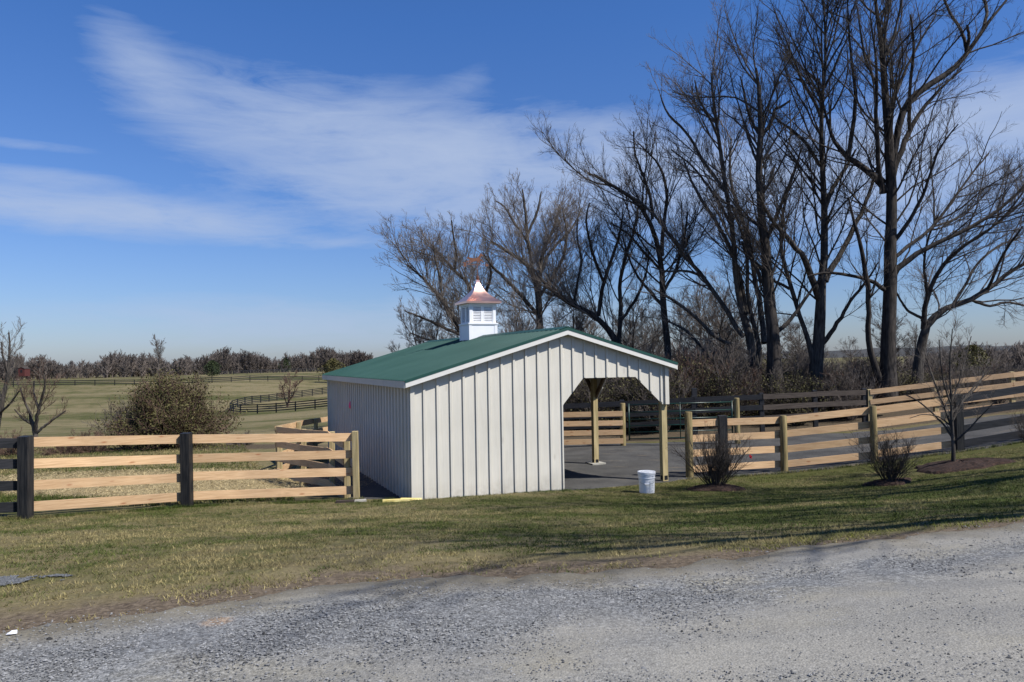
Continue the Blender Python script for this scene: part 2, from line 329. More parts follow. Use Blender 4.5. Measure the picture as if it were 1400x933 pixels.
# yard of grey stone dust: under the barn, beside it and out to the back fences
def yard_front(X): return np.interp(X, [-3.3,-1.945,3.38,3.9,6.27,8.37,10.4,12.55,17,22],[15.0,14.62,16.78,17.0,17.75,17.75,17.85,18.15,18.4,18.6])
def yard_back(X): return np.interp(X, [-6.2,-3.3,0,3,6,9,13,17,22],[25.5,25.8,25.6,25.2,25.0,24.8,25.2,25.0,24.6])
yx = np.arange(-5.4, 22, .12); u = np.linspace(0, 1, 110); YX, U = np.meshgrid(yx, u)
fr = np.where(YX < -3.3, np.interp(YX, [-6.2,-5.75,-3.3],[19.6,19.2,15.2]), yard_front(YX))+(fbm(YX*2.5, YX*0, 41)-.5)*.25*(YX > 3.5); bk = yard_back(YX)+(fbm(YX*1.2, YX*0, 51)-.5)*1.2
YY = fr+(bk-fr)*U; YZ = H(YX, YY)+.02-np.where(U == 0, .02, 0)
idx = np.arange(YX.size).reshape(YX.shape); Q = np.stack([idx[:-1,:-1], idx[:-1,1:], idx[1:,1:], idx[1:,:-1]], -1).reshape(-1, 4)
tag(mesh_np('yard', np.stack([YX, YY, YZ], -1).reshape(-1, 3), Q, M['yard'], smooth=True), kind='structure')

# ------------------------------------------------------------------ grass, straw, stones
def in_view(x, y, m=1.05): return (np.abs(x) < .69*y*m+.5)
def blades(name, x, y, z, n, hmin, hmax, wid, cols, lean, mat):
    x = np.repeat(x, n); y = np.repeat(y, n); z = np.repeat(z, n); cols = np.repeat(cols, n, axis=0); k = len(x)
    x = x+rng.normal(0, .018, k); y = y+rng.normal(0, .018, k); a = rng.uniform(0, 2*math.pi, k); L = rng.uniform(hmin, hmax, k)
    ln = rng.uniform(lean[0], lean[1], k); b = rng.uniform(0, 2*math.pi, k); w = wid*rng.uniform(.6, 1.3, k)
    dx, dy = np.cos(a)*w, np.sin(a)*w; tx, ty, tz = np.cos(b)*np.sin(ln)*L, np.sin(b)*np.sin(ln)*L, np.cos(ln)*L
    V = np.stack([np.stack([x-dx, y-dy, z-.005], -1), np.stack([x+dx, y+dy, z-.005], -1), np.stack([x+tx, y+ty, z+tz], -1)], 1)
    cols = np.clip(cols*rng.uniform(.5, 1.45, (k, 1)), 0, 1); C = np.repeat(np.c_[cols, np.ones(k)], 3, axis=0)
    return mesh_np(name, V.reshape(-1, 3), None, mat, tri=np.arange(3*k).reshape(-1, 3), attrs={'Col': ('FLOAT_COLOR', C)})
def grass_cols(x, y, bias=0):
    _, g, _, _ = masks(x, y); g = g+(fbm(x*.7, y*1.1, 61)-.5)*2.6+(fbm(x*3, y*3, 71)-.5)*1.5+bias
    w = np.clip(g*1.4-.2+rng.normal(0, .22, len(x)), 0, 1)[:,None]
    dry = np.array([.25,.205,.092]); grn = np.array([.052,.074,.012]); lime = np.array([.17,.18,.02])
    c = dry*(1-w)+grn*w
    c = c*(.62+.76*fbm(x*5, y*5, 101))[:,None]
    nr = np.clip(1-np.abs(road_d(x, y)-.25)/.3, 0, 1)*np.clip((x+.5)/2, 0, 1)*(rng.random(len(x)) < .6); c = c*(1-nr[:,None])+lime*nr[:,None]
    return c
N = 92000
yy = 4.6+12.6*rng.random(N)**.85; xx = rng.uniform(-1, 1, N)*(.69*yy+.6)
rdd = road_d(xx, yy)+(fbm(xx*1.3, yy*0+3, 21)-.5)*-.5; keep = (rdd > .0) | ((rdd > -.35) & (fbm(xx*3, yy*3, 111) > .62) & (rng.random(N) < .5))
dr, _, _, _ = masks(xx, yy); keep &= rng.random(N) > np.clip(dr*1.05+(fbm(xx*2.2, yy*2.2, 81)-.5)*2.4+(fbm(xx*7, yy*7, 83)-.5)*.8, 0, .98)
lx = (xx-BO[0])*G2[0]+(yy-BO[1])*G2[1]; ly = (xx-BO[0])*S2[0]+(yy-BO[1])*S2[1]
keep &= ~((lx > -.8) & (lx < BW+.1) & (ly > -.02)) & (yy < np.where(xx < -2.9, fence_line(xx)+.3, np.where(xx < 3.2, 30, yard_front(xx)+.08)))
keep &= ~((np.hypot((xx+4.2)/.46, (yy-6.5)/.25) < .7) & (rng.random(len(xx)) < .8))
MUL = [(3.95,15.12,.55),(6.95,14.35,.45),(8.75,15.15,.9)]
for a, b, r in MUL: keep &= np.hypot(xx-a, (yy-b)) > r
xx, yy = xx[keep], yy[keep]
zz = H(xx, yy)+(fbm(xx*1.7, yy*1.7, 5)-.5)*.045*np.clip(road_d(xx, yy), 0, 1)*np.clip((17-yy)/2, 0, 1)
q_ = rng.uniform(-.75, 3.3, 1500); bx_ = BO[0]+G2[0]*q_+S2[0]*-.06+rng.normal(0,.02,1500); by_ = BO[1]+G2[1]*q_+S2[1]*-.06-abs(rng.normal(0,.04,1500))
fx_ = rng.uniform(-9.5, -2.9, 1800); fy_ = fence_line(fx_)-.06+rng.normal(0, .05, 1800); gx_ = rng.uniform(3.8, 14, 1800); gy_ = yard_front(gx_)-.02+rng.normal(0,.06,1800)
ex_, ey_ = np.r_[bx_, fx_, gx_], np.r_[by_, fy_, gy_]; tag(blades('edge_grass', ex_, ey_, H(ex_, ey_), 4, .03, .085, .004, grass_cols(ex_, ey_, .1), (.1, .9), M['blade']), 'taller grass left standing along the barn wall and fence feet', 'grass', kind='stuff')
gr = blades('grass', xx, yy, zz, 6, .014, .05, .0036, grass_cols(xx, yy), (.5, 1.5), M['blade']); tag(gr, 'short patchy lawn grass, part green and part dry', 'grass', kind='stuff')
# field tussocks behind the left fence
N = 26000; yy = 14+22*rng.random(N)**1.3; xx = rng.uniform(-.72, -.12, N)*yy; keep = (yy > fence_line(xx)+.4) & (np.hypot((xx+8)/5.5, (yy-18.3)/3.3) > .93)
lx = (xx-BO[0])*G2[0]+(yy-BO[1])*G2[1]; keep &= lx < -2; xx, yy = xx[keep], yy[keep]
tag(blades('meadow_grass', xx, yy, H(xx, yy), 4, .04, .12, .008, grass_cols(xx, yy, .1), (.2, 1.2), M['blade']), 'rough meadow grass behind the left board fence', 'grass', kind='stuff')
N = 14000; r = np.sqrt(rng.random(N)); a = rng.uniform(0, 6.283, N); xx = -8+5.4*r*np.cos(a); yy = 18.3+3.2*r*np.sin(a); keep = yy > fence_line(xx)+.25; xx, yy = xx[keep], yy[keep]
cs = np.array([.44,.35,.19])*rng.uniform(.5, 1.15, (len(xx), 1))
tag(blades('straw', xx, yy, H(xx, yy)+.01, 3, .05, .16, .006, cs, (1.1, 1.55), M['strawm']), 'yellow straw strewn over the bare ground behind the left fence', 'straw', kind='stuff')
def stones(name, x, y, z, r, cols, mat):
    k = len(x); base = np.array([(1,0,0),(-.2,.95,.1),(-.95,-.1,0),(.1,-1,.05),(.1,.05,.75),(0,0,-.6)]); tri = np.array([(0,1,4),(1,2,4),(2,3,4),(3,0,4),(1,0,5),(2,1,5),(3,2,5),(0,3,5)])
    V = base[None]*rng.uniform(.6, 1.3, (k, 6, 3)); a = rng.uniform(0, 6.283, k); c, s = np.cos(a)[:,None], np.sin(a)[:,None]
    vx = V[:,:,0]*c-V[:,:,1]*s; vy = V[:,:,0]*s+V[:,:,1]*c; V = np.stack([vx, vy, V[:,:,2]*.75], -1)*r[:,None,None]+np.stack([x, y, z], -1)[:,None]
    T = (tri[None]+(np.arange(k)*6)[:,None,None]).reshape(-1, 3); C = np.repeat(np.c_[cols, np.ones(k)], 6, axis=0)
    return mesh_np(name, V.reshape(-1, 3), None, mat, tri=T, attrs={'Col': ('FLOAT_COLOR', C)})
N = 120000; yy = 3.2+5.2*rng.random(N)**1.1; xx = rng.uniform(-1, 1, N)*(.69*yy+.5); d = -road_d(xx, yy); cm = coarse_mask(xx, yy)+(fbm(xx*1.5, yy*2, 91)-.5)*.7
keep = (d > -.12) & (rng.random(N) < np.clip(cm*.9+.06, .05, 1)); xx, yy = xx[keep], yy[keep]; cm = cm[keep]
r = .003+.006*rng.random(len(xx))**2.2*(1+.5*np.clip(cm, 0, 1)); big = rng.random(len(xx)) < .006; r = np.where(big, r+rng.uniform(.004,.014,len(xx)), r)
g = rng.uniform(.09, .29, len(xx)); cs = np.stack([g, g*1.0, g*.99], -1); dk = rng.random(len(xx)) < .05; cs[dk] *= .3
tag(stones('gravel_stones', xx, yy, H(xx, yy)+.016, r, cs, M['stone']), 'loose grey crushed stone on the gravel road', 'gravel', kind='stuff')
# small patch of spilt grey gravel in the lawn at left
N = 2600; a = rng.uniform(0, 6.283, N); rr = np.sqrt(rng.random(N)); xx = -4.2+.46*rr*np.cos(a); yy = 6.5+.25*rr*np.sin(a); kp = fbm(xx*6, yy*6, 15)-rr*.35 > .22; xx, yy = xx[kp], yy[kp]; N = len(xx)
g = rng.uniform(.06, .15, N); tag(stones('gravel_patch', xx, yy, H(xx, yy)+.008, rng.uniform(.006, .014, N), np.stack([g, g*1.05, g*1.12], -1), M['stone']), 'small patch of bluish gravel spilt in the grass', 'gravel', kind='stuff')

# ------------------------------------------------------------------ barn
barn = thing('run_in_barn', 'grey board and batten run-in barn with green metal roof and copper topped cupola', 'barn', (BO[0], BO[1], 0), BA)
RX, RZ = 3.28, 3.30; PIT = .29                                        # ridge position; underside height
def roofz(x): return RZ-PIT*abs(x-RX)
AR = [(3.2, -.03), (3.2, 1.735), (3.69, 2.29), (4.95, 2.285), (5.62, 1.675), (5.76, 1.675)]
def arch_bottom(x):
    if x < 3.2: return -.08
    return float(np.interp(x, [3.2,3.69,4.95,5.62,5.76],[1.735,2.29,2.285,1.675,1.675]))
def slices(mb, brk, bot, top, f0, f1, axis):
    for a, b in zip(brk[:-1], brk[1:]):
        e = 1e-5; c = []
        for zf in (bot, top):
            za, zb = zf(a+e), zf(b-e)
            if axis == 'x': c += [(a,f0,za),(b,f0,zb),(b,f1,zb),(a,f1,za)]
            else: c += [(f1,a,za),(f1,b,zb),(f0,b,zb),(f0,a,za)]
        mb.prism8(c)
def siding(u0, u1, bot, top, face, sign, axis, extra, step=.266, edge_b=True):
    """boards with a hairline joint and a batten over every joint; face = board plane, sign = outward direction"""
    mb = MB(); j = list(np.arange(u0, u1-.05, step))+[u1]
    for a, b in zip(j[:-1], j[1:]):
        brk = sorted(set([a+.002]+[e for e in extra if a+.003 < e < b-.003]+[b-.002]))
        jit = random.uniform(0, .002); slices(mb, brk, bot, top, min(face, face-sign*.02)-0, max(face, face-sign*.02)+jit*0, axis)
    for k in j:
        a, b = max(u0, k-.022), min(u1, k+.022)
        if b-a < .01: continue
        brk = sorted(set([a]+[e for e in extra if a+.001 < e < b-.001]+[b])); f = (face+sign*.001, face+sign*.029)
        slices(mb, brk, lambda x: bot(x)+.012, lambda x: top(x)-.004, min(f), max(f), axis)
    return mb
topf = lambda x: roofz(x)-.02
siding(0, BW, arch_bottom, topf, 0, -1, 'x', [RX,3.2,3.69,4.95,5.62]).build('front_gable_wall', M['siding'], barn)
def arch_rear(x): return -.08 if x < 3.2 else arch_bottom(x)
siding(0, BW, arch_rear, topf, BD, 1, 'x', [RX,3.2,3.69,4.95,5.62]).build('rear_gable_wall', M['siding'], barn)
siding(.024, BD-.024, lambda y: -.08, lambda y: roofz(0)-.05, 0, -1, 'y', []).build('side_wall', M['siding'], barn)
posts_y = [.10, 3.22, 6.42, BD-.10]
def side_arch(y):
    for a, b in zip(posts_y[:-1], posts_y[1:]):
        if a <= y <= b: return float(np.interp(y, [a,a+.07,a+.62,b-.62,b-.07,b],[1.675,1.675,2.285,2.285,1.675,1.675]))
    return 1.675
ex = []
for a, b in zip(posts_y[:-1], posts_y[1:]): ex += [a+.07,a+.62,b-.62,b-.07]
siding(.024, BD-.024, side_arch, lambda y: roofz(BW)-.05, BW, 1, 'y', ex).build('open_side_skirt', M['siding'], barn)
mb = siding(.03, BD-.03, lambda y: -.05, lambda y: roofz(3.2)-.05, 3.2, 1, 'y', []); mb.build('inner_wall', M['siding'], barn)
# inside framing boards behind the front opening
mb = MB(); slices(mb, [3.21,3.69,4.95,5.58], lambda x: arch_bottom(x)+.004, lambda x: arch_bottom(x)+.16, .024, .06, 'x'); mb.build('arch_frame', M['rafter'], barn)
mb = MB(); slices(mb, sorted(ex), lambda y: side_arch(y)+.004, lambda y: side_arch(y)+.16, BW-.065, BW-.024, 'y'); mb.build('side_arch_frame', M['rafter'], barn)
mb = MB()
for y in np.arange(.5, BD, .61):
    mb.prism8([(0.03,y-.02,roofz(0.03)-.14),(RX-.03,y-.02,roofz(RX)-.15),(RX-.03,y+.02,roofz(RX)-.15),(0.03,y+.02,roofz(0.03)-.14),(0.03,y-.02,roofz(0.03)-.01),(RX-.03,y-.02,roofz(RX-.03)-.01),(RX-.03,y+.02,roofz(RX-.03)-.01),(0.03,y+.02,roofz(0.03)-.01)])
    mb.prism8([(RX+.03,y-.02,roofz(RX)-.15),(BW-.03,y-.02,roofz(BW)-.14),(BW-.03,y+.02,roofz(BW)-.14),(RX+.03,y+.02,roofz(RX)-.15),(RX+.03,y-.02,roofz(RX+.03)-.01),(BW-.03,y-.02,roofz(BW-.03)-.01),(BW-.03,y+.02,roofz(BW-.03)-.01),(RX+.03,y+.02,roofz(RX+.03)-.01)])
mb.build('rafters', M['rafter'], barn)
for i, y in enumerate(posts_y):
    mb = MB(); mb.box(5.625, 5.625+.13, y-.065+.012*(i==0), y+.065, -.0, side_arch(y)+.5); p = mb.build('post', M['treated'], barn)
    mb = MB(); mb.box(5.66, 5.74, y-.071+.012*(i==0), y-.068+.012*(i==0)+.0005, .03, .12); mb.box(5.622, 5.6235, y-.04, y+.04, .03, .12); mb.build('bracket', M['galv'], p)
    if i == 1: mb = MB(); mb.box(5.5, 5.88, y-.2, y+.2, -.05, .035); mb.build('footing_pad', M['concrete'], p)
# roof deck + ribbed metal sheets
E0, E1 = -.13, BW+.15; Y0, Y1 = -.14, BD+.14
def slab(xa, xb, off, th, ya, yb, mb):
    za, zb = roofz(xa)+off, roofz(xb)+off; mb.prism8([(xa,ya,za),(xb,ya,zb),(xb,yb,zb),(xa,yb,za),(xa,ya,za+th),(xb,ya,zb+th),(xb,yb,zb+th),(xa,yb,za+th)])
mb = MB(); slab(E0, RX, 0, .025, Y0, Y1, mb); slab(RX, E1, 0, .025, Y0, Y1, mb); mb.build('roof_deck', M['rafter'], barn)
def ribbed(xa, xb):
    prof = [(Y0-.015, .0)]; y = Y0+.06
    while y < Y1: prof += [(y-.028,0),(y-.010,.026),(y+.010,.026),(y+.028,0)]; y += .2286
    prof.append((Y1+.015, 0)); V = []; Q = []
    for k in (0, 1):
        for x in (xa, xb):
            for (yy, zz) in prof: V.append((x, yy, roofz(x)+.030+zz-(.003 if k else 0)))
    n = len(prof)
    for i in range(n-1):
        Q += [[i, n+i, n+i+1, i+1], [2*n+i, 2*n+i+1, 3*n+i+1, 3*n+i], [i, i+1, 2*n+i+1, 2*n+i], [n+i, 3*n+i, 3*n+i+1, n+i+1]]
    return V, Q
V, Q = ribbed(RX, E0-.03); Q = [q[::-1] for q in Q]; mesh_np('roof', V, Q, M['roof'], barn)
V, Q = ribbed(RX, E1+.03); rr = mesh_np('roof', V, Q, M['roof'], barn)
mb = MB(); w = .16
mb.prism8([(RX-w,Y0-.02,roofz(RX-w)+.051),(RX,Y0-.02,RZ+.056),(RX,Y1+.02,RZ+.056),(RX-w,Y1+.02,roofz(RX-w)+.051),(RX-w,Y0-.02,roofz(RX-w)+.056),(RX,Y0-.02,RZ+.066),(RX,Y1+.02,RZ+.066),(RX-w,Y1+.02,roofz(RX-w)+.056)])
mb.prism8([(RX,Y0-.02,RZ+.056),(RX+w,Y0-.02,roofz(RX+w)+.051),(RX+w,Y1+.02,roofz(RX+w)+.051),(RX,Y1+.02,RZ+.056),(RX,Y0-.02,RZ+.066),(RX+w,Y0-.02,roofz(RX+w)+.056),(RX+w,Y1+.02,roofz(RX+w)+.056),(RX,Y1+.02,RZ+.066)])
mb.build('ridge_cap', M['roof'], rr)
for ys_, nm in ((Y0, 'front'), (Y1, 'back')):                        # rake boards and the green edge trim over them
    s = -1 if nm == 'front' else 1; ya, yb = sorted((ys_+s*.002, ys_+s*.024)); mb = MB(); slab(E0, RX-.0005, -.105, .105+.02, ya, yb, mb); slab(RX+.0005, E1, -.105, .105+.02, ya, yb, mb); mb.build('rake_board', M['trim'], barn)
    ya, yb = sorted((ys_+s*.0245, ys_+s*.032)); mb = MB(); slab(E0-.01, RX-.0005, -.012, .055, ya, yb, mb); slab(RX+.0005, E1+.01, -.012, .055, ya, yb, mb); mb.build('rake_trim', M['roof'], barn)
mb = MB(); mb.box(E0-.024, E0-.002, Y0, Y1, roofz(E0)-.115, roofz(E0)+.02); mb.build('eave_board', M['siding'], barn)
mb = MB(); mb.box(E1+.002, E1+.024, Y0, Y1, roofz(E1)-.115, roofz(E1)+.02); mb.build('eave_board', M['siding'], barn)
mb = MB(); mb.box(E0, 0, Y0+.02, Y1-.02, roofz(0)-.115, roofz(0)-.10); mb.box(BW, E1, Y0+.02, Y1-.02, roofz(BW)-.115, roofz(BW)-.10); mb.build('soffit', M['siding'], barn)
mb = MB(); mb.box(-.012, .07, -.045, -.022, -.08, roofz(.04)-.12); mb.build('corner_board', M['siding'], barn); mb = MB(); mb.box(BW-.09, BW+.004, -.045, -.022, 1.675, roofz(BW)-.06); mb.build('corner_board', M['siding'], barn)
# cupola
CX, CY = RX, 5.2; cw = .39
mb = MB(); mb.box(CX-cw, CX+cw, CY-cw, CY+cw, 3.1, 3.66); mb.box(CX-cw-.025, CX+cw+.025, CY-cw-.025, CY+cw+.025, 3.645, 3.685)
for sx_ in (-1, 1):
    for sy_ in (-1, 1):
        x0, x1 = sorted((CX+sx_*(cw-.07), CX+sx_*(cw+.008))); y0, y1 = sorted((CY+sy_*(cw-.07), CY+sy_*(cw+.008)))
        mb.box(x0, x1, y0, y1, 3.05, 3.645)
        x0, x1 = sorted((CX+sx_*(cw-.10), CX+sx_*(cw-.02))); y0, y1 = sorted((CY+sy_*(cw-.10), CY+sy_*(cw-.02))); mb.box(x0, x1, y0, y1, 3.685, 4.18)
mb.box(CX-cw+.09, CX+cw-.09, CY-cw+.09, CY+cw-.09, 3.685, 4.17)
mb.box(CX-cw+.005, CX+cw-.005, CY-cw+.005, CY+cw-.005, 4.14, 4.215)
cup = mb.build('cupola', M['white'], barn)
for ang in range(4):
    mb = MB(); R_ = Matrix.Rotation(ang*math.pi/2, 3, 'Z'); y = -(cw-.035)
    for half in (-1, 1):
        xa, xb = (-.29, -.018) if half < 0 else (.018, .29)
        for (a, b, c, d) in ((xa, xa+.028, 3.69, 4.135), (xb-.028, xb, 3.69, 4.135), (xa+.028, xb-.028, 3.69, 3.715), (xa+.028, xb-.028, 4.11, 4.135)): mb.box(a, b, y, y+.03, c, d)
        z = 3.735
        while z < 4.10:
            mb.prism8([(xa+.028,y+.004,z-.012),(xb-.028,y+.004,z-.012),(xb-.028,y+.045,z+.022),(xa+.028,y+.045,z+.022),(xa+.028,y+.004,z-.004),(xb-.028,y+.004,z-.004),(xb-.028,y+.045,z+.030),(xa+.028,y+.045,z+.030)]); z += .042
    mb.box(-.0175, .0175, y+.002, y+.04, 3.69, 4.135)
    mb.v = [tuple(R_@Vector(v)+Vector((CX, CY, 0))) for v in mb.v]; mb.build('louvre_panel', M['white'], cup)
# flared copper roof: square rings, concave sweep
prof = [(.49,4.205),(.49,4.225)]+[(.49*(1-s)**1.9+.045, 4.225+.63*s**1.02) for s in np.linspace(.0, 1, 22)[1:]]
V = []; Q = []
for r, z in prof:
    V += [(CX-r,CY-r,z),(CX+r,CY-r,z),(CX+r,CY+r,z),(CX-r,CY+r,z)]
for i in range(len(prof)-1):
    for k in range(4): Q.append([i*4+k, i*4+(k+1)%4, i*4+4+(k+1)%4, i*4+4+k])
Q.append([3,2,1,0]); n = len(prof)*4-4; Q.append([n, n+1, n+2, n+3])
co = mesh_np('cupola_roof', V, Q, M['copper'], cup); smooth_by_angle(co, 30)
mb = MB(); mb.tube([(CX,CY,4.84),(CX,CY,5.42)], .012, 8); mb.tube([(CX,CY,4.86),(CX,CY,4.90),(CX,CY,4.95),(CX,CY,4.98)], [.02,.045,.045,.015], 10)
# arrow and running horse
mb.bar((CX-.36,CY,5.27), (CX+.26,CY,5.27), .012, .014)
def plate(poly, y0, y1, mb, ox, oz, s=1):
    import mathutils.geometry as mg
    tr = mg.tessellate_polygon([[Vector((p[0], p[1], 0)) for p in poly]]); n = len(mb.v); k = len(poly)
    mb.v += [(CX+ox+p[0]*s, y0, oz+p[1]*s) for p in poly]+[(CX+ox+p[0]*s, y1, oz+p[1]*s) for p in poly]
    for a, b, c in tr: mb.t.append([n+a, n+b, n+c]); mb.t.append([n+k+c, n+k+b, n+k+a])
    for i in range(k): j = (i+1)%k; mb.q.append([n+i, n+j, n+k+j, n+k+i])
plate([(0,-.05),(.09,0),(0,.05)], CY-.006, CY+.006, mb, .25, 5.27); plate([(-.06,-.055),(.06,-.055),(.02,0),(.06,.055),(-.06,.055),(-.02,0)], CY-.006, CY+.006, mb, -.35, 5.27)
horse = [(-.25,.15),(-.21,.19),(-.16,.17),(-.05,.155),(.04,.16),(.09,.21),(.13,.27),(.15,.285),(.155,.31),(.17,.285),(.23,.235),(.225,.215),(.17,.225),(.15,.18),(.13,.13),(.19,.12),(.24,.06),(.22,.05),(.17,.09),(.10,.085),(.15,.02),(.13,.01),(.05,.08),(-.03,.075),(-.08,.06),(-.15,.01),(-.22,.0),(-.22,.015),(-.16,.035),(-.13,.08),(-.20,.05),(-.27,.05),(-.26,.068),(-.19,.085),(-.16,.12),(-.20,.13)]
plate(horse, CY-.01, CY+.01, mb, -.05, 5.29, 1.0)
mb.build('weathervane', M['vane'], cup)

# ------------------------------------------------------------------ fences
def post_mesh(x, y, z, h, kind, w, lean=(0,0)):
    mb = MB(); a, b = lean
    if kind == 'round': mb.tube([(x,y,z-.15),(x+a*.5,y+b*.5,z+h*.5),(x+a,y+b,z+h-.015),(x+a,y+b,z+h)], [w/2*1.03,w/2,w/2*.97,w/2*.85], 14)
    else:
        w2 = w/2; mb.prism8([(x-w2,y-w2,z-.15),(x+w2,y-w2,z-.15),(x+w2,y+w2,z-.15),(x-w2,y+w2,z-.15),(x-w2+a,y-w2+b,z+h),(x+w2+a,y-w2+b,z+h),(x+w2+a,y+w2+b,z+h+.01),(x-w2+a,y+w2+b,z+h+.01)])
    return mb
def fence(name, label, pts, posts, rails, bh=.155, th=.028, side=1, cat='fence', group=None, zs=None, rail_mats=None, skip_posts=(), rail_mat='fresh', h=1.3, topoff=.03):
    """pts: xy of posts; posts: one (kind,width,material,height) or a list; rails: centre heights above ground; side: +1 boards on the far side"""
    zs = [h1(*p) for p in pts] if zs is None else zs
    loc = (pts[0][0], pts[0][1], zs[0]); root = thing(name, label, cat, loc, 0, group)
    for i, p in enumerate(pts):
        if i in skip_posts: continue
        kd, w, mt, hh = posts[i] if isinstance(posts, list) else posts
        mb = post_mesh(p[0], p[1], zs[i], hh, kd, w, (random.uniform(-.02,.02), random.uniform(-.02,.02))); o = mb.build('post', M[mt], root, off=loc)
        if kd == 'round': smooth_by_angle(o, 40)
    for i in range(len(pts)-1):
        a, b = Vector((*pts[i], 0)), Vector((*pts[i+1], 0)); d = (b-a).normalized(); nrm = Vector((-d.y, d.x, 0))*side
        wi = (posts[i] if isinstance(posts, list) else posts)[1]; wj = (posts[i+1] if isinstance(posts, list) else posts)[1]
        for k, rz in enumerate(rails):
            off = nrm*(max(wi, wj)/2+th/2+.002); e = d*(.003)
            j1, j2 = random.uniform(-.012,.012), random.uniform(-.012,.012)
            pa = a+off+e+Vector((0,0,zs[i]+rz+j1)); pb = b+off-e+Vector((0,0,zs[i+1]+rz+j2))
            mb = MB(); mb.bar(pa, pb, th, bh)
            mt = rail_mats[i] if rail_mats else rail_mat
            mb.build('rail', M[mt], root, off=loc)
    return root
R4 = [1.20, .86, .52, .17]
def at(x, y, Y): p = P(x, y, Y); return (float(p[0]), float(p[1]))
pL0, pL1, pL2 = (-7.8,12.3), (-5.9,13.9), (-3.03,14.8)
zL = [.30,.155,.06]
fence('board_fence', 'fresh tan four board fence with black posts in front of the straw paddock', [pL0, pL1, pL2],
      [('square',.16,'oldpost',1.31),('square',.165,'oldpost',1.32),('square',.105,'treated',1.31)], R4, side=1, zs=zL, skip_posts=(0,))
f = [(-7.8,12.3),(-9.6,10.75),(-11.4,9.2)]
fence('black_board_fence', 'old black four board fence ending at a thick black post beside tan boards', f, ('square',.165,'oldpost',1.31), R4, side=-1, rail_mat='old', zs=[.30,h1(*f[1]),h1(*f[2])])
C0 = (-3.28,15.15); C1 = (-5.78,19.0)
cp = [C0, (-3.9,16.5), (-4.85,17.75), C1]
fence('board_fence', 'tan board fence running back along the shaded left side of the barn', cp, ('square',.10,'treated',1.27), R4, side=1, zs=[-.1,-.05,-.1,-.13])
dp = [(-5.85,19.12),(-5.98,21.4),(-6.1,23.7),(-6.2,26.0),(-6.35,28.5)]
fence('board_fence', 'short tan board fence seen edge-on beyond the left rear corner of the barn', dp, ('square',.10,'treated',1.27), R4, side=1, zs=[-.13,-.2,-.28,-.38,-.5])
RF = [(3.9,17.15),(6.27,17.9),(8.37,17.9),(10.4,18.0)]; zr = [0,-.02,.17,.38]
fence('board_fence', 'fresh tan four board fence with round posts right of the barn behind the lawn shrubs', RF,
      [('round',.17,'roundpost',1.47),('round',.165,'roundpost',1.31),('round',.165,'roundpost',1.31),('square',.17,'oldpost',1.32)], R4, side=1, zs=zr)
mb = post_mesh(4.75, 17.5, -.02, 1.36, 'square', .18); o = mb.build('fence_post', M['oldpost'], None, off=(4.75,17.5,-.02)); o.location = (4.75,17.5,-.02); tag(o, 'thick black old fence post behind the bare shrub nearest the barn', 'post')
bf = [(10.5,18.02),(12.55,18.3),(14.7,18.5),(16.9,18.7)]
fence('black_board_fence', 'old black four board fence behind the young tree at the right edge', bf, ('square',.15,'oldpost',1.32), [1.2,.85,.5,.16], bh=.17, side=1, rail_mat='old', zs=[.38,.62,.83,1.0], skip_posts=(0,))
rf = [(12.45,26.9),(14.7,26.75),(17.2,26.5),(19.7,26.3)]
fence('board_fence', 'fresh tan board fence along the back of the grey yard at right', rf, ('square',.14,'treated',1.3), R4, bh=.17, side=-1, zs=[.14,.40,.68,.95])
gf = [(12.3,26.95),(10.4,26.5),(8.4,26.0),(6.1,26.0),(3.7,26.1),(1.2,26.4)]
fence('black_board_fence', 'dark weathered board fence in front of the big bare trees', gf, ('square',.14,'old',1.34), [1.22,.86,.5], bh=.17, side=1, rail_mats=['brownish','brownish','old','old','old'], zs=[.13,.12,.08,.02,-.08,-.15])
mb = post_mesh(6.15, 26.1, 0, 1.62, 'square', .16); o = mb.build('fence_post', M['old'], None, off=(6.15,26.1,0)); o.location = (6.15,26.1,0); tag(o, 'tall black post standing above the dark fence behind the gate', 'post')
tf = [(3.42,24.1),(1.2,24.2),(-1.0,24.5)]
fence('board_fence', 'tan board fence dappled with twig shadows seen through the barn opening', tf, [('round',.17,'roundpost',1.32),('square',.12,'treated',1.1),('square',.12,'treated',1.1)], [1.0,.70,.42,.14], bh=.16, side=1, zs=[-.04,-.05,-.06])
# tube gate
ga, gb = Vector((3.62,24.1,-.0)), Vector((6.75,23.75,.06)); gate = thing('tube_gate', 'green metal tube gate closing the back of the yard', 'gate', ga)
for z in (.16,.36,.56,.76,.98,1.22): mb = MB(); mb.tube([ga+Vector((0,0,z)), gb+Vector((0,0,z))], .017, 8); mb.build('rail', M['gate'], gate, True, off=ga)
for s in (0, .5, 1):
    mb = MB()
    p = ga.lerp(gb, s); mb.tube([p+Vector((0,0,.12)), p+Vector((0,0,1.26))], .025 if s != .5 else .016, 8); mb.build('upright', M['gate'], gate, True, off=ga)
mb = post_mesh(6.9, 23.75, .05, 1.35, 'round', .17); o = mb.build('gate_post', M['roundpost'], None, off=(6.9,23.75,.05)); o.location = (6.9,23.75,.05); tag(o, 'round wooden post at the far end of the green gate', 'post')
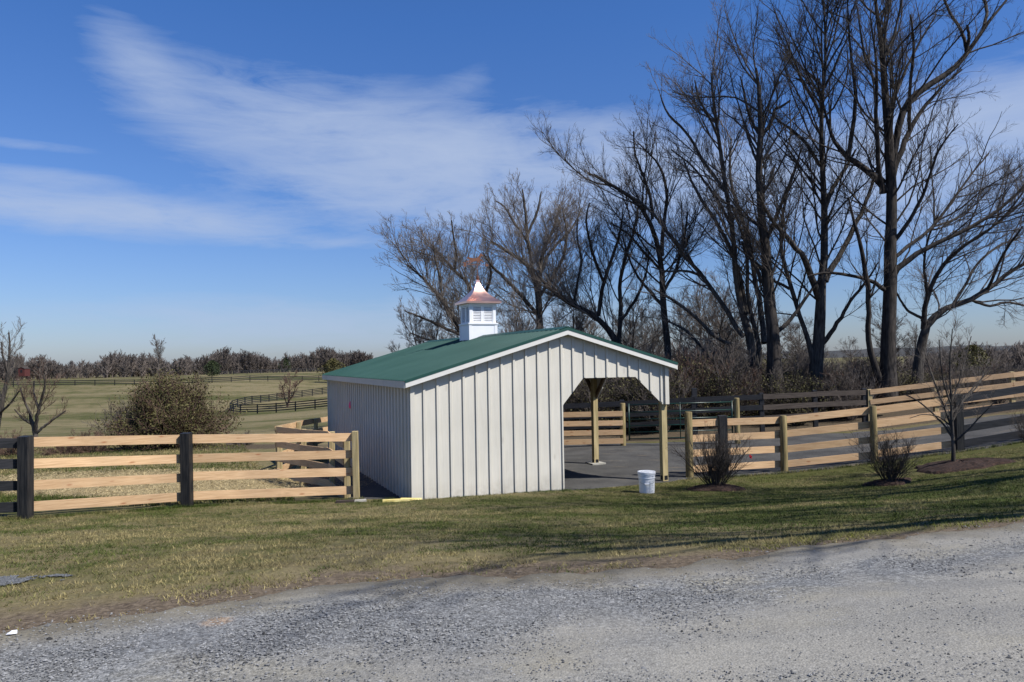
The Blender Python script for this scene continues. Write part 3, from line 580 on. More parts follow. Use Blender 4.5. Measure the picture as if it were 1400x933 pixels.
# far fences across the fields
def Hb(x, y):                                                       # ground height incl. the far relief
    r = math.hypot(x, y); return h1(x, y)+float((fbm(x*.05, y*.05, 9)-.5)*np.clip((r-60)/100, 0, 1)*1.2)
def far_fence(label, pts, nr, hh, step, rw=.13, pw=.13):
    pts = [np.array(p, float) for p in pts]; seg = [0]
    for a, b in zip(pts[:-1], pts[1:]): seg.append(seg[-1]+np.linalg.norm(b-a))
    n = min(95, int(seg[-1]/step)); s = np.linspace(0, seg[-1], n+1); x = np.interp(s, seg, [p[0] for p in pts]); y = np.interp(s, seg, [p[1] for p in pts])
    z = [Hb(a, b) for a, b in zip(x, y)]; root = thing('paddock_fence', label, 'fence', (x[0], y[0], z[0])); loc = (x[0], y[0], z[0])
    for a, b, c in zip(x, y, z): mb = MB(); mb.box(a-pw/2, a+pw/2, b-pw/2, b+pw/2, c-.3, c+hh); mb.build('post', M['old'], root, off=loc)
    for k in range(nr):
        mb = MB(); zz = hh*(.97-k*.9/nr)-rw/2
        for i in range(n): mb.bar((x[i],y[i]-pw/2-.02,z[i]+zz), (x[i+1],y[i+1]-pw/2-.02,z[i+1]+zz), .03, rw)
        mb.build('rail', M['old'], root, off=loc)
    return root
def pxs(l): return [at(*q) for q in l]
far_fence('black paddock fence curving in a loop across the near field', pxs([(560,560,88),(447,561,95),(330,562,100),(314,560,104),(318,555,112),(345,552,120),(400,545,135),(450,540,145),(520,534,155)]), 4, 1.25, 2.9)
far_fence('long black fence crossing the far side of the left field', pxs([(-40,526,165),(60,525,168),(150,526,170),(250,524,172),(330,522,175),(430,518,185),(560,514,200)]), 3, 1.3, 4.0, .16)
far_fence('distant dark fence on the pale rise below the wood', pxs([(300,515,240),(380,510,250),(440,505,260)]), 3, 1.3, 4, .16)
far_fence('dark field fence beyond the yard near the wooded hill', pxs([(1270,510,45),(1340,506,44),(1420,500,43)]), 3, 1.2, 3, .15)

# ------------------------------------------------------------------ branch growth
def resample(P_, R_, n):
    P_ = np.asarray(P_, float); d = np.r_[0, np.cumsum(np.linalg.norm(np.diff(P_, axis=0), axis=1))]; s = np.linspace(0, d[-1], n)
    Pn = np.stack([np.interp(s, d, P_[:,i]) for i in range(3)], -1)
    for _ in range(2): Pn[1:-1] = .25*Pn[:-2]+.5*Pn[1:-1]+.25*Pn[2:]
    return Pn, np.interp(s, d, R_)
def tubes(groups):
    VV, QQ, b = [], [], 0
    for Pm, Rm, S in groups:
        m_, n_ = Rm.shape
        if m_ == 0: continue
        T = np.gradient(Pm, axis=1); T /= np.linalg.norm(T, axis=-1, keepdims=True)+1e-9
        d = Pm[:,-1]-Pm[:,0]; ref = np.where(np.abs(d[:,2:3]) > .75*np.linalg.norm(d, axis=1, keepdims=True), np.array([[1.,.2,0]]), np.array([[0,0,1.]]))[:,None]
        A = np.cross(T, ref); A /= np.linalg.norm(A, axis=-1, keepdims=True)+1e-9; B = np.cross(T, A)
        ang = np.arange(S)*2*math.pi/S
        V = Pm[:,:,None]+(A[:,:,None]*np.cos(ang)[None,None,:,None]+B[:,:,None]*np.sin(ang)[None,None,:,None])*Rm[:,:,None,None]
        idx = (b+np.arange(m_*n_*S)).reshape(m_, n_, S); nx_ = np.roll(idx, -1, 2)
        QQ.append(np.stack([idx[:,:-1], nx_[:,:-1], nx_[:,1:], idx[:,1:]], -1).reshape(-1, 4)); VV.append(V.reshape(-1, 3)); b += m_*n_*S
    return np.concatenate(VV), np.concatenate(QQ)
def grow(Pm, Rm, count, lr, lcap, ang, up, wig, tmin, n_, kr=.014, rmin=.005, tipf=.35, sun=(0,0,0), lmin=.12, bias=1.0):
    m_, K = Rm.shape; L = np.linalg.norm(np.diff(Pm, axis=1), axis=-1).sum(1); w = L**bias; pi = rng.choice(m_, count, p=w/w.sum())
    t = tmin+(1-tmin)*rng.random(count)**.85; f = t*(K-1); i = np.minimum(f.astype(int), K-2); f = (f-i)[:,None]
    p0 = Pm[pi,i]*(1-f)+Pm[pi,i+1]*f; r0 = Rm[pi,i]*(1-f[:,0])+Rm[pi,i+1]*f[:,0]
    d = Pm[pi,i+1]-Pm[pi,i]; d /= np.linalg.norm(d, axis=1, keepdims=True)+1e-9
    q = rng.normal(size=(count, 3)); q -= (q*d).sum(1, keepdims=True)*d; q /= np.linalg.norm(q, axis=1, keepdims=True)+1e-9
    a = rng.uniform(ang[0], ang[1], count)[:,None]; d = d*np.cos(a)+q*np.sin(a)
    ln = np.clip(L[pi]*lr*rng.uniform(.45, 1.15, count)*(1.15-.6*t), lmin, lcap); st = (ln/(n_-1))[:,None]
    pts = [p0]; cd = d
    for k in range(n_-1):
        cd = cd+np.array([[0,0,up/(n_-1)]])+rng.normal(size=(count, 3))*wig; cd = cd/(np.linalg.norm(cd, axis=1, keepdims=True)+1e-9); pts.append(pts[-1]+cd*st)
    Pc = np.stack(pts, 1); rs = np.maximum(np.minimum(r0*.75, ln*kr), rmin); Rc = rs[:,None]*np.linspace(1, tipf, n_)[None]; Rc = np.maximum(Rc, rmin*.7)
    return Pc, Rc
def bare_tree(name, label, limbs, Y, counts, base, *, mats=('bark','twig'), cat='tree', group=None, lr=(.55,.52,.50), caps=(4.2,2.1,1.05), up=(.55,.5,.4), dy=None, rmin=.0055, tmin=.22, ang=(.38,.9), limb_n=16, wig=.13):
    """limbs: lists of (x, y, width) traced from the photo; each limb is given its own slope in depth so the crown is round"""
    LP, LR = [], []
    for k, lb in enumerate(limbs):
        if len(lb[0]) == 3:
            sl = 0 if k == 0 else (dy[k] if dy else rng.uniform(-1, 1)*.6); Yk = Y; pts, rad = [], []; prev = None
            y0 = Y
            if k and LP:                                            # start at the depth of the nearest limb point
                q = np.concatenate(LP); a, b = ray(lb[0][0], lb[0][1]); e = np.hypot(q[:,0]/q[:,1]-a, (q[:,2]-CZ)/q[:,1]-b); y0 = q[e.argmin(),1]
            for (x, y, w) in lb:
                if prev is not None: Yk = Yk+sl*math.hypot(x-prev[0], y-prev[1])*Y/F
                else: Yk = y0
                prev = (x, y); pts.append(P(x, y, Yk)); rad.append(w/2*Yk/F)
        else: pts = [np.array(q[:3]) for q in lb]; rad = [q[3] for q in lb]
        a, b = resample(pts, rad, limb_n); LP.append(a); LR.append(b*.86)
    loc = np.array([base[0], base[1], h1(*base)]); LP = np.array(LP); LR = np.array(LR)
    j = rng.normal(size=LP.shape)*.02*np.clip(LR[...,None]*8, 0, 1); LP = LP+j
    root = thing(name, label, cat, tuple(loc), 0, group)
    V, Q = tubes([(LP-loc, LR, 10)]); tr = mesh_np('trunk', V, Q, M[mats[0]], root, smooth=True)
    gs = []; Pp, Rp = LP, LR; N_ = (8, 6, 4, 3); S_ = (5, 4, 3, 3); K_ = (.9, 1.15, 1.55, 1.5)
    for k, c in enumerate(counts):
        c = int(c*K_[k])
        Pp, Rp = grow(Pp, Rp, c, lr[min(k,2)], caps[min(k,2)]*(1 if k < 3 else .7), ang, up[min(k,2)], wig, tmin if k == 0 else .15, N_[k], rmin=rmin if k < 2 else rmin*.85, kr=(.0105,.009,.008,.008)[k])
        gs.append((Pp-loc, Rp, S_[k]))
    V, Q = tubes(gs); mesh_np('crown', V, Q, M[mats[1]], root, smooth=True)
    return root

T1 = [[(1213,545,34),(1214,500,25),(1216,450,22),(1216,393,21),(1218,339,19),(1219,279,16),(1218,221,16),(1212,143,12),(1207,71,9),(1200,29,6),(1196,0,5),(1190,-60,3)],
 [(1217,235,12),(1222,205,11),(1232,157,11),(1239,136,11),(1261,121,10),(1293,104,9),(1318,82,8),(1329,64,7),(1340,45,6),(1350,30,5),(1364,14,4),(1380,-4,3)],
 [(1343,42,5),(1350,20,5),(1346,0,5),(1335,-20,3)],[(1322,76,5),(1316,43,5),(1300,21,4),(1291,0,4),(1284,-25,3)],[(1322,70,5),(1325,50,5),(1322,34,4)],
 [(1213,262,10),(1200,246,11),(1186,232,10),(1164,220,9),(1150,211,7),(1139,193,6),(1132,171,5),(1127,150,4),(1120,120,3),(1108,92,2)],
 [(1160,220,7),(1162,200,7),(1164,186,7),(1171,143,6),(1168,107,5),(1162,71,4),(1160,30,3),(1158,-5,2)],
 [(1206,265,8),(1203,246,7),(1200,200,7),(1196,154,6),(1200,107,5),(1195,60,3),(1190,20,2)],
 [(1222,240,8),(1229,214,9),(1243,179,8),(1257,154,6),(1279,129,5),(1296,111,3),(1315,95,2)],
 [(1243,180,6),(1244,150,6),(1243,120,5),(1248,90,5),(1250,60,4),(1245,20,3)],
 [(1218,375,10),(1243,354,9),(1264,339,8),(1293,327,7),(1329,311,6),(1364,289,5),(1395,262,4),(1412,240,3)],
 [(1205,530,12),(1203,521,12),(1191,493,10),(1186,464,9),(1189,429,8),(1184,382,8),(1182,350,7),(1175,332,6),(1168,305,5),(1160,270,3)],
 [(1216,400,8),(1190,383,6),(1170,378,5),(1150,375,5),(1125,372,4),(1105,378,3)],
 [(1222,330,7),(1245,300,6),(1262,270,5),(1272,235,4),(1285,200,3),(1310,170,2)],[(1215,160,6),(1228,120,5),(1240,90,4),(1262,50,3),(1280,20,2)],
 [(1200,120,5),(1182,80,4),(1176,40,3),(1170,0,2)],[(1219,356,6),(1240,338,6),(1270,318,5),(1305,270,4),(1330,235,3),(1352,210,2)],[(1208,80,5),(1222,50,4),(1230,15,3),(1236,-20,2)]]
bare_tree('bare_tree', 'tallest bare tree, thick straight trunk with a heavy limb arching right against the sky', T1, 29.5, (200,1200,4600,5200), (14.3,29.5))
T2 = [[(1114,545,28),(1116,500,21),(1118,479,19),(1120,440,18),(1123,400,15),(1127,357,12),(1129,304,11),(1127,250,9),(1123,214,8),(1120,171,7),(1123,143,6),(1129,107,5),(1130,54,4),(1128,20,3),(1124,-25,2)],
 [(1121,410,11),(1114,393,11),(1105,361,10),(1092,343,8),(1079,329,8),(1066,312,7),(1057,304,6),(1045,285,5),(1036,262,3)],
 [(1127,385,11),(1136,368,10),(1150,346,8),(1164,321,8),(1172,300,7),(1179,289,6),(1191,257,5),(1200,230,3)],
 [(1128,285,8),(1136,262,8),(1146,246,6),(1157,229,5),(1170,205,3)],
 [(1122,228,6),(1112,212,6),(1100,193,5),(1079,175,4),(1064,166,3),(1050,150,2)],
 [(1122,160,5),(1112,135,5),(1100,118,5),(1090,95,4),(1082,71,3),(1071,46,2),(1058,12,2)],
 [(1113,500,10),(1105,460,8),(1093,436,7),(1082,393,7),(1074,370,6),(1068,350,6),(1066,311,5),(1075,270,4),(1082,240,2)],
 [(1127,120,4),(1140,95,4),(1150,70,3),(1165,40,2)],[(1080,395,5),(1050,380,4),(1020,345,3)],[(1125,470,8),(1140,450,7),(1160,415,5),(1185,385,4),(1200,360,2)]]
bare_tree('bare_tree', 'bare forked tree left of the tallest tree, with climbing growth round its trunk foot', T2, 31, (150,850,3600,4600), (12.2,31), mats=('bark2','twig'))
T3 = [[(1062,545,30),(1060,505,24),(1057,464,20),(1050,393,18),(1048,339,15),(1042,300,13),(1039,271,12),(1038,214,10),(1042,179,9),(1039,143,7),(1037,114,6),(1034,96,5),(1034,93,3)],
 [(1043,185,6),(1052,172,6),(1057,160,6),(1058,150,5),(1070,145,4),(1080,138,3)],[(1041,188,5),(1030,172,5),(1023,154,5),(1018,130,4),(1012,105,2)],
 [(1046,260,5),(1052,250,5),(1056,236,4),(1060,225,3)],[(1047,330,7),(1060,300,6),(1072,270,5),(1085,240,4),(1095,205,3)],[(1050,400,7),(1030,360,6),(1015,320,5),(1000,280,4)],[(1056,460,8),(1080,440,6),(1100,410,5),(1118,385,3)],[(1039,230,5),(1028,205,4),(1020,180,3)]]
bare_tree('bare_tree', 'bare tree with a straight dark trunk ending in a broken top', T3, 30, (85,520,2300,3000), (10.4,30))
T4 = [[(1037,548,22),(1035,510,17),(1031,470,15),(1018,450,12),(1009,410,10),(1006,370,9),(1003,330,8),(999,290,7),(993,268,7),(984,200,6),(976,150,5),(973,125,4),(972,100,2)],
 [(1016,462,8),(1003,440,8),(982,407,7),(964,379,7),(936,354,6),(915,320,5),(895,292,4),(868,270,4),(840,255,3),(812,238,2)],
 [(1036,535,8),(1025,515,7),(1007,500,7),(988,493,6),(971,486,6),(955,470,5),(946,457,5),(930,447,4),(905,436,3)],
 [(1030,486,7),(1010,476,6),(989,468,6),(970,455,6),(954,436,5),(935,420,5),(911,404,4),(892,395,2)],
 [(1022,430,7),(1014,390,7),(1004,350,6),(990,322,6),(971,290,5),(955,270,5),(946,250,4),(935,220,3)],
 [(992,262,5),(972,235,5),(957,214,5),(939,179,4),(920,165,4),(908,150,3),(903,130,2)],
 [(1044,470,9),(1043,429,9),(1036,400,8),(1031,375,7),(1022,321,7),(1012,290,6),(1000,262,5),(996,225,4),(1000,190,2)],
 [(982,190,4),(972,165,4),(955,135,3),(950,110,2)],[(1000,310,5),(985,280,5),(965,250,4),(945,225,3),(918,205,2)],[(965,380,5),(940,370,4),(912,372,3),(890,365,2)],[(1038,520,8),(1040,480,8),(1030,440,7),(1020,400,6),(1024,360,5),(1014,330,4)]]
bare_tree('bare_tree', 'bare many-stemmed tree leaning left, its lowest limb sweeping out above the black fence', T4, 31.5, (130,820,3700,4600), (10.0,31.5), caps=(3.2,1.8,1.0), mats=('bark2','twig2'))
T5 = [[(916,540,13),(914,482,11),(908,430,10),(905,380,9),(902,344,8),(893,305,7),(878,284,6),(860,260,5),(842,255,4),(825,251,4),(812,243,3),(804,236,2)],
 [(904,350,7),(905,320,6),(910,290,5),(913,262,5),(905,230,4),(893,215,3),(872,195,2)],[(892,300,5),(890,270,5),(880,240,4),(868,215,3),(866,180,2)],
 [(907,420,6),(890,400,5),(872,380,4),(858,350,3),(850,320,2)],[(906,400,5),(925,370,5),(935,330,4),(940,290,3)],[(905,370,5),(880,345,4),(860,320,3),(835,305,2)]]
bare_tree('bare_tree', 'slender bare tree rising just behind the right roof end of the barn', T5, 34, (90,560,2600,3200), (6.9,34), mats=('bark','twig'))
T6 = [[(1252,540,20),(1256,500,16),(1260,462,14),(1266,443,12),(1273,429,11),(1293,420,9),(1329,411,8),(1357,393,7),(1382,368,6),(1400,360,5),(1425,352,4)],
 [(1262,450,9),(1261,429,8),(1271,393,7),(1289,361,6),(1311,339,5),(1346,321,4),(1380,290,3),(1400,262,2)],[(1262,440,6),(1268,400,5),(1262,360,4),(1270,320,3),(1285,290,2)],
 [(1330,411,5),(1352,420,4),(1375,412,4),(1400,418,3)],[(1300,420,5),(1320,390,4),(1335,360,4),(1365,335,3),(1395,325,2)],[(1268,440,5),(1240,425,4),(1225,400,3)],[(1350,398,5),(1370,350,4),(1398,310,3)]]
bare_tree('bare_tree', 'low bare tree at right with limbs spreading sideways to the photo edge', T6, 33, (120,700,2600,3000), (17.3,33), mats=('bark2','twig2'), up=(.35,.4,.3))
T8 = [[(742,520,14),(740,470,12),(737,440,11),(736,400,10),(734,375,9),(727,368,8),(720,360,7),(708,352,6),(695,345,5),(680,338,4),(672,330,3)],
 [(737,400,8),(738,368,7),(742,345,6),(750,329,5),(760,305,4),(765,280,2)],[(728,370,6),(722,335,6),(720,308,5),(717,280,4),(714,258,2)],
 [(737,430,7),(725,420,6),(705,395,6),(690,380,5),(670,362,4),(660,345,2)],[(738,380,5),(748,350,5),(765,330,4),(785,310,3),(795,285,2)],[(735,410,6),(755,380,5),(772,350,5),(776,320,4),(770,290,2)],[(720,330,4),(700,300,4),(690,282,3),(678,275,2)],[(722,320,4),(735,290,4),(740,262,2)]]
bare_tree('bare_tree', 'rounded bare tree directly behind the cupola', T8, 38, (170,1100,4800,5600), (1.5,38), mats=('bark2','twig2'), caps=(3.4,1.9,1.1), rmin=.0065)
T9 = [[(850,520,14),(846,480,12),(838,455,10),(816,431,8),(798,424,8),(780,416,7),(762,403,6),(750,395,5),(738,382,4),(730,372,3),(724,355,2)],
 [(818,432,7),(822,400,6),(828,378,6),(838,350,5),(848,320,4),(852,290,2)],[(845,470,7),(850,430,7),(846,390,6),(855,350,5),(868,315,4),(872,285,2)],
 [(826,385,5),(812,355,5),(806,330,4),(800,300,3),(806,278,2)],[(848,440,5),(870,410,5),(882,380,4),(888,345,2)],[(784,417,4),(790,385,4),(796,355,4),(788,325,3),(790,300,2)]]
bare_tree('bare_tree', 'bare tree with one long limb drooping left above the barn ridge', T9, 35, (120,800,3600,4200), (5,35), mats=('bark','twig2'), caps=(3.4,1.9,1.0))
T7 = [[(648,540,12),(645,500,11),(640,470,10),(630,455,9),(618,430,8),(603,410,7),(592,395,5),(585,386,4),(570,372,3),(556,362,2)],
 [(646,480,8),(650,440,7),(648,410,6),(645,392,6),(634,380,5),(621,371,5),(610,358,4),(603,350,3),(590,335,2)],[(622,372,4),(624,345,4),(620,325,3),(617,302,2)],
 [(632,458,6),(605,448,5),(590,440,4),(570,432,3),(553,425,2)],[(648,430,5),(665,400,5),(672,375,4),(668,350,2)],[(604,410,4),(602,380,4),(595,355,3),(592,330,2)],[(640,470,5),(612,470,4),(585,465,3),(560,455,2)]]
bare_tree('bare_tree', 'bare tree left of the cupola reaching out over the green roof', T7, 42, (170,1100,4800,5600), (-2.2,42), mats=('bark2','twig2'), caps=(3.4,2.0,1.2), rmin=.007)
# left-hand small trees
L1 = [[(-8,605,9),(-3,575,8),(4,545,6),(9,520,5),(12,495,4),(14,472,3),(12,455,2)],[(3,550,5),(-6,520,4),(-10,490,3)],[(8,525,4),(18,505,3),(24,485,2)],[(0,565,4),(16,550,3),(26,535,2)],[(10,510,3),(4,490,3),(2,468,2)]]
bare_tree('bare_tree', 'thin bare tree at the far left edge, taller than its neighbour', L1, 27, (34,150,340), (-18,27), mats=('bark2','twig2'), caps=(.9,.6,.4), rmin=.006)
L2 = [[(50,612,8),(49,594,7),(45,580,6),(40,562,4),(32,545,3),(28,530,2)],[(49,590,6),(51,568,5),(56,548,4),(62,530,3),(60,512,2)],[(50,592,4),(62,582,4),(78,570,3),(90,562,2)],[(53,560,4),(46,540,3),(46,522,2)],[(46,582,4),(30,572,3),(20,560,2)]]
bare_tree('bare_tree', 'small crooked bare tree standing in the brush left of the big bush', L2, 27, (36,160,380), (-16.7,27), mats=('bark2','twigred'), caps=(1.1,.7,.4), rmin=.006)
tr = [[(392,566,4),(394,550,3),(396,535,2),(397,520,1.5)],[(393,556,2),(388,540,1.5),(386,528,1)],[(394,550,2),(402,538,1.5),(405,526,1)]]
bare_tree('bare_tree', 'lone reddish bare sapling inside the looped black paddock fence', tr, 112, (40,240,700), (-32.6,112), mats=('twigred','twigred'), caps=(1.8,1.1,.7), rmin=.02)
# young tree in the mulch on the lawn
YT = [[(1304,640,7),(1303,610,6),(1302,580,5),(1301,545,4),(1298,510,3),(1300,475,2),(1302,450,1.5)],
 [(1303,600,4),(1290,580,3),(1270,560,2.5),(1250,545,2),(1238,540,1.2)],[(1303,590,4),(1292,560,3),(1280,530,2.5),(1270,500,2),(1262,475,1.2)],[(1302,575,4),(1315,550,3),(1330,530,2.5),(1345,515,2),(1356,500,1.2)],
 [(1304,605,3.5),(1322,590,3),(1340,570,2),(1362,548,1.2)],[(1301,550,3),(1312,520,2.5),(1320,490,2),(1328,460,1.2)],[(1301,555,3),(1290,525,2.5),(1286,495,2),(1284,465,1.2)],[(1302,565,3),(1320,545,2.5),(1340,525,2),(1352,490,1)],[(1303,585,3),(1285,570,2),(1262,566,1.5),(1244,572,1)]]
bare_tree('young_tree', 'young bare tree planted in a mulch ring on the lawn at right', YT, 15.1, (80,380,800), (8.66,15.1), mats=('bark2','twig2'), caps=(1.0,.55,.3), rmin=.0028, up=(.6,.5,.4), lr=(.35,.45,.5), tmin=.2)

# off-frame trees on the right whose shadows cross the lawn (only their shade is in the photo)
def wild_limbs(bx, by, h, n, r, lean=(0,0), seed=0):
    rg = np.random.default_rng(seed); z = h1(bx, by); L_ = []; pts = []
    for k in range(9):
        s = k/8; pts.append((bx+lean[0]*s+rg.normal()*.1*s, by+lean[1]*s+rg.normal()*.1*s, z-.2+h*s, r*(1-.85*s)+.01))
    L_.append(pts)
    for i in range(n):
        s = rg.uniform(.22, .9); k = int(s*8); b = pts[k]; a = rg.uniform(0, 6.283); ln = h*.42*(1.1-s*.6)*rg.uniform(.7, 1.1); e = rg.uniform(.5, 1.0); q = []
        for j in range(7):
            u = j/6; q.append((b[0]+math.cos(a)*ln*u*math.cos(e*(.6+.5*u)), b[1]+math.sin(a)*ln*u*math.cos(e*(.6+.5*u)), b[2]+ln*u*math.sin(e*(.6+.5*u)), b[3]*.55*(1-.85*u)+.008))
        L_.append(q)
    return L_
def limb3(*q): return [tuple(v) for v in q]
zA = h1(13.4,8.2); A_ = [limb3((13.4,8.2,zA-.2,.24),(12.6,7.6,zA+1.6,.21),(11.6,6.9,zA+3.2,.18),(10.3,6.0,zA+4.3,.17),(9.2,4.9,zA+6.0,.15),(8.2,3.9,zA+7.6,.08),(7.3,3.0,zA+9.0,.05)),
 limb3((12.6,7.6,zA+1.6,.13),(12.5,6.6,zA+4,.11),(11.6,5.2,zA+6.5,.08),(10.5,3.6,zA+9.5,.05),(9.4,2.5,zA+13,.02)), limb3((11.6,6.9,zA+3.2,.10),(11.3,7.0,zA+5,.08),(10.6,6.8,zA+7,.06),(10.0,6.0,zA+9.5,.03)),
 limb3((10.3,6.0,zA+4.3,.08),(9.8,5.9,zA+6.5,.06),(9.6,5.2,zA+9,.04),(9.0,4.8,zA+11,.02))]
bare_tree('bare_tree', 'leaning bare tree on the lawn beyond the right edge of the photo, nearer the road', A_, 8, (80,520,1800), (13.4,8.2), caps=(2.6,1.3,.8))
zB = h1(15.2,11.6); B_ = [limb3((15.2,11.6,zB-.2,.30),(14.4,11.2,zB+1.8,.26),(13.4,10.8,zB+3.4,.21),(12.4,10.3,zB+4.4,.18),(11.4,9.3,zB+6.2,.14),(10.6,8.4,zB+7.8,.09),(9.9,7.5,zB+9.2,.04)),
 limb3((14.4,11.2,zB+1.8,.17),(14.1,10.4,zB+4.5,.14),(13.2,9.2,zB+7.5,.10),(12.2,7.8,zB+11,.05),(11.3,6.6,zB+14,.02)), limb3((13.4,10.8,zB+3.4,.13),(13.0,11.2,zB+5.5,.10),(12.6,11.0,zB+8,.07),(11.9,10.2,zB+11,.03)),
 limb3((12.4,10.3,zB+4.4,.10),(11.9,10.2,zB+6.5,.08),(11.6,9.6,zB+9,.05),(11.0,9.4,zB+11.5,.02)), limb3((14.8,11.4,zB+.8,.10),(14.2,10.2,zB+2.6,.08),(13.6,9.0,zB+4.2,.06),(12.8,8.0,zB+6.0,.03))]
bare_tree('bare_tree', 'leaning bare tree on the lawn beyond the right edge of the photo, nearer the fence', B_, 11, (110,700,2200), (15.2,11.6), caps=(2.8,1.5,.8))

# ------------------------------------------------------------------ shrubs and brush
def shrub_mesh(n, hgt, rad, twigs, seed, r0=.012, rmin=.0035, spread=.9, up=.5):
    """n stems fanning from the root crown, then side twigs; returned in local coordinates"""
    a = rng.uniform(0, 6.283, n); e = rng.uniform(.05, spread, n)*1.0; L = hgt*rng.uniform(.6, 1.05, n); d = np.stack([np.sin(e)*np.cos(a), np.sin(e)*np.sin(a), np.cos(e)], -1)
    p = np.stack([np.cos(a), np.sin(a), 0*a], -1)*rng.uniform(0, .12, n)[:,None]*rad; pts = [p-np.array([0,0,.05])]; cd = d*np.array([rad/hgt*1.2, rad/hgt*1.2, 1])
    cd /= np.linalg.norm(cd, axis=1, keepdims=True)
    for k in range(6):
        cd = cd+rng.normal(size=(n, 3))*.10+np.array([0,0,up*.08]); cd /= np.linalg.norm(cd, axis=1, keepdims=True); pts.append(pts[-1]+cd*(L/6)[:,None])
    S0 = np.stack(pts, 1); Rr = r0*np.linspace(1, .35, 7)[None]*rng.uniform(.7, 1.2, n)[:,None]; g = [(S0, Rr, 5)]
    P1_, R1_ = grow(S0, Rr, twigs[0], .42, hgt*.6, (.35,.9), up, .14, .15, 5, rmin=rmin); g.append((P1_, R1_, 4))
    P2_, R2_ = grow(P1_, R1_, twigs[1], .5, hgt*.3, (.4,1.0), up, .16, .1, 4, rmin=rmin*.85); g.append((P2_, R2_, 3))
    V, Q = tubes(g); return V, Q, P2_, S0
def leaves(pts, n, size, spread):
    c = pts.reshape(-1, 3)[rng.integers(0, pts.shape[0]*pts.shape[1], n)]+rng.normal(size=(n, 3))*spread; a = rng.normal(size=(n, 3)); a /= np.linalg.norm(a, axis=1, keepdims=True)
    b = np.cross(a, rng.normal(size=(n, 3))); b /= np.linalg.norm(b, axis=1, keepdims=True); s = size*rng.uniform(.5, 1.3, (n, 1))
    V = np.stack([c-a*s, c+b*s*.5, c+a*s, c-b*s*.5], 1).reshape(-1, 3); return V, np.arange(4*n).reshape(-1, 4)
def shrub(label, x, y, n, hgt, rad, twigs, mat='twig', group=None, leaf=None, z=None, name='bare_shrub', cat='shrub', **kw):
    root = thing(name, label, cat, (x, y, h1(x, y) if z is None else z), 0, group); V, Q, tp, st_ = shrub_mesh(n, hgt, rad, twigs, 0, **kw)
    mesh_np('stems', V, Q, M[mat], root, smooth=True)
    if leaf: lv, lq = leaves(tp, leaf[0], leaf[1], leaf[2]); mesh_np('foliage', lv, lq, M[leaf[3]], root)
    return root
shrub('bare twiggy shrub in mulch close to the barn, a red ribbon caught in its twigs', 3.95, 15.12, 60, 1.18, .75, (520,1500), 'twig', group='bare shrubs planted on the lawn', rmin=.0030, r0=.009)
shrub('smaller bare twiggy shrub on the lawn left of the young tree', 6.98, 14.35, 46, .95, .62, (420,1200), 'twig', group='bare shrubs planted on the lawn', rmin=.0030, r0=.008)
shrub('bare shrub half cut off by the right edge of the photo', 10.25, 15.0, 40, .95, .75, (330,800), 'twig', group='bare shrubs planted on the lawn', rmin=.0028, r0=.008)
# mulch mounds
for (x, y, r), lb in zip(MUL, ('dark mulch ring under the bare shrub nearest the barn', 'dark mulch ring under the smaller lawn shrub', 'wide brown mulch mound round the young tree')):
    V = []; Q = []; nr, na = 9, 40; z0 = h1(x, y)
    for i in range(nr):
        for k in range(na):
            q = i/(nr-1); a = 2*math.pi*k/na; rr_ = r*q*(1+.12*math.sin(3*a+x)+.06*math.sin(7*a)); px_, py_ = x+rr_*math.cos(a), y+rr_*math.sin(a)
            V.append((px_-x, py_-y, h1(px_, py_)-z0+.10*(1-q**2)*(r/.8)**.5+.012+(random.uniform(-.012,.018) if 0 < i < nr-1 else 0)-(.05 if i == nr-1 else 0)))
    for i in range(nr-1):
        for k in range(na): Q.append([i*na+k, i*na+(k+1)%na, (i+1)*na+(k+1)%na, (i+1)*na+k])
    o = mesh_np('mulch_ring', V, [q[::-1] for q in Q], M['mulch'], smooth=False); o.location = (x, y, z0); tag(o, lb, 'mulch')
# large olive-brown bush at left
shrub('large dense olive-brown bush in the field behind the tan left fence', PX(232,600,30), 30, 260, 2.65, 1.95, (2600,9000), 'twigred', leaf=(30000,.05,.14,'olive'), name='bush', cat='bush', z=-.55, rmin=.007, r0=.016, spread=1.45, up=.3)
for k, (px_, Y_, hh, rr_, mt, lb) in enumerate([(125,28.5,.95,1.1,'twigred','low rusty brown thicket left of the big bush'),(170,30.5,2.1,.8,'twig2','upright pale bare shrub against the left side of the big bush'),(85,28,.6,1.2,'twigred','ankle-high brown brush right of the small crooked tree'),
      (15,28.5,.9,1.5,'twigred','brown brush round the foot of the thin tree at left edge'),(330,31,.5,1.3,'twig2','low pale scrub right of the big bush')]):
    shrub(lb, PX(px_,600,Y_), Y_, 50, hh, rr_, (420,1400), mt, z=-.5 if Y_ > 27 else None, rmin=.006, r0=.01, spread=1.3)
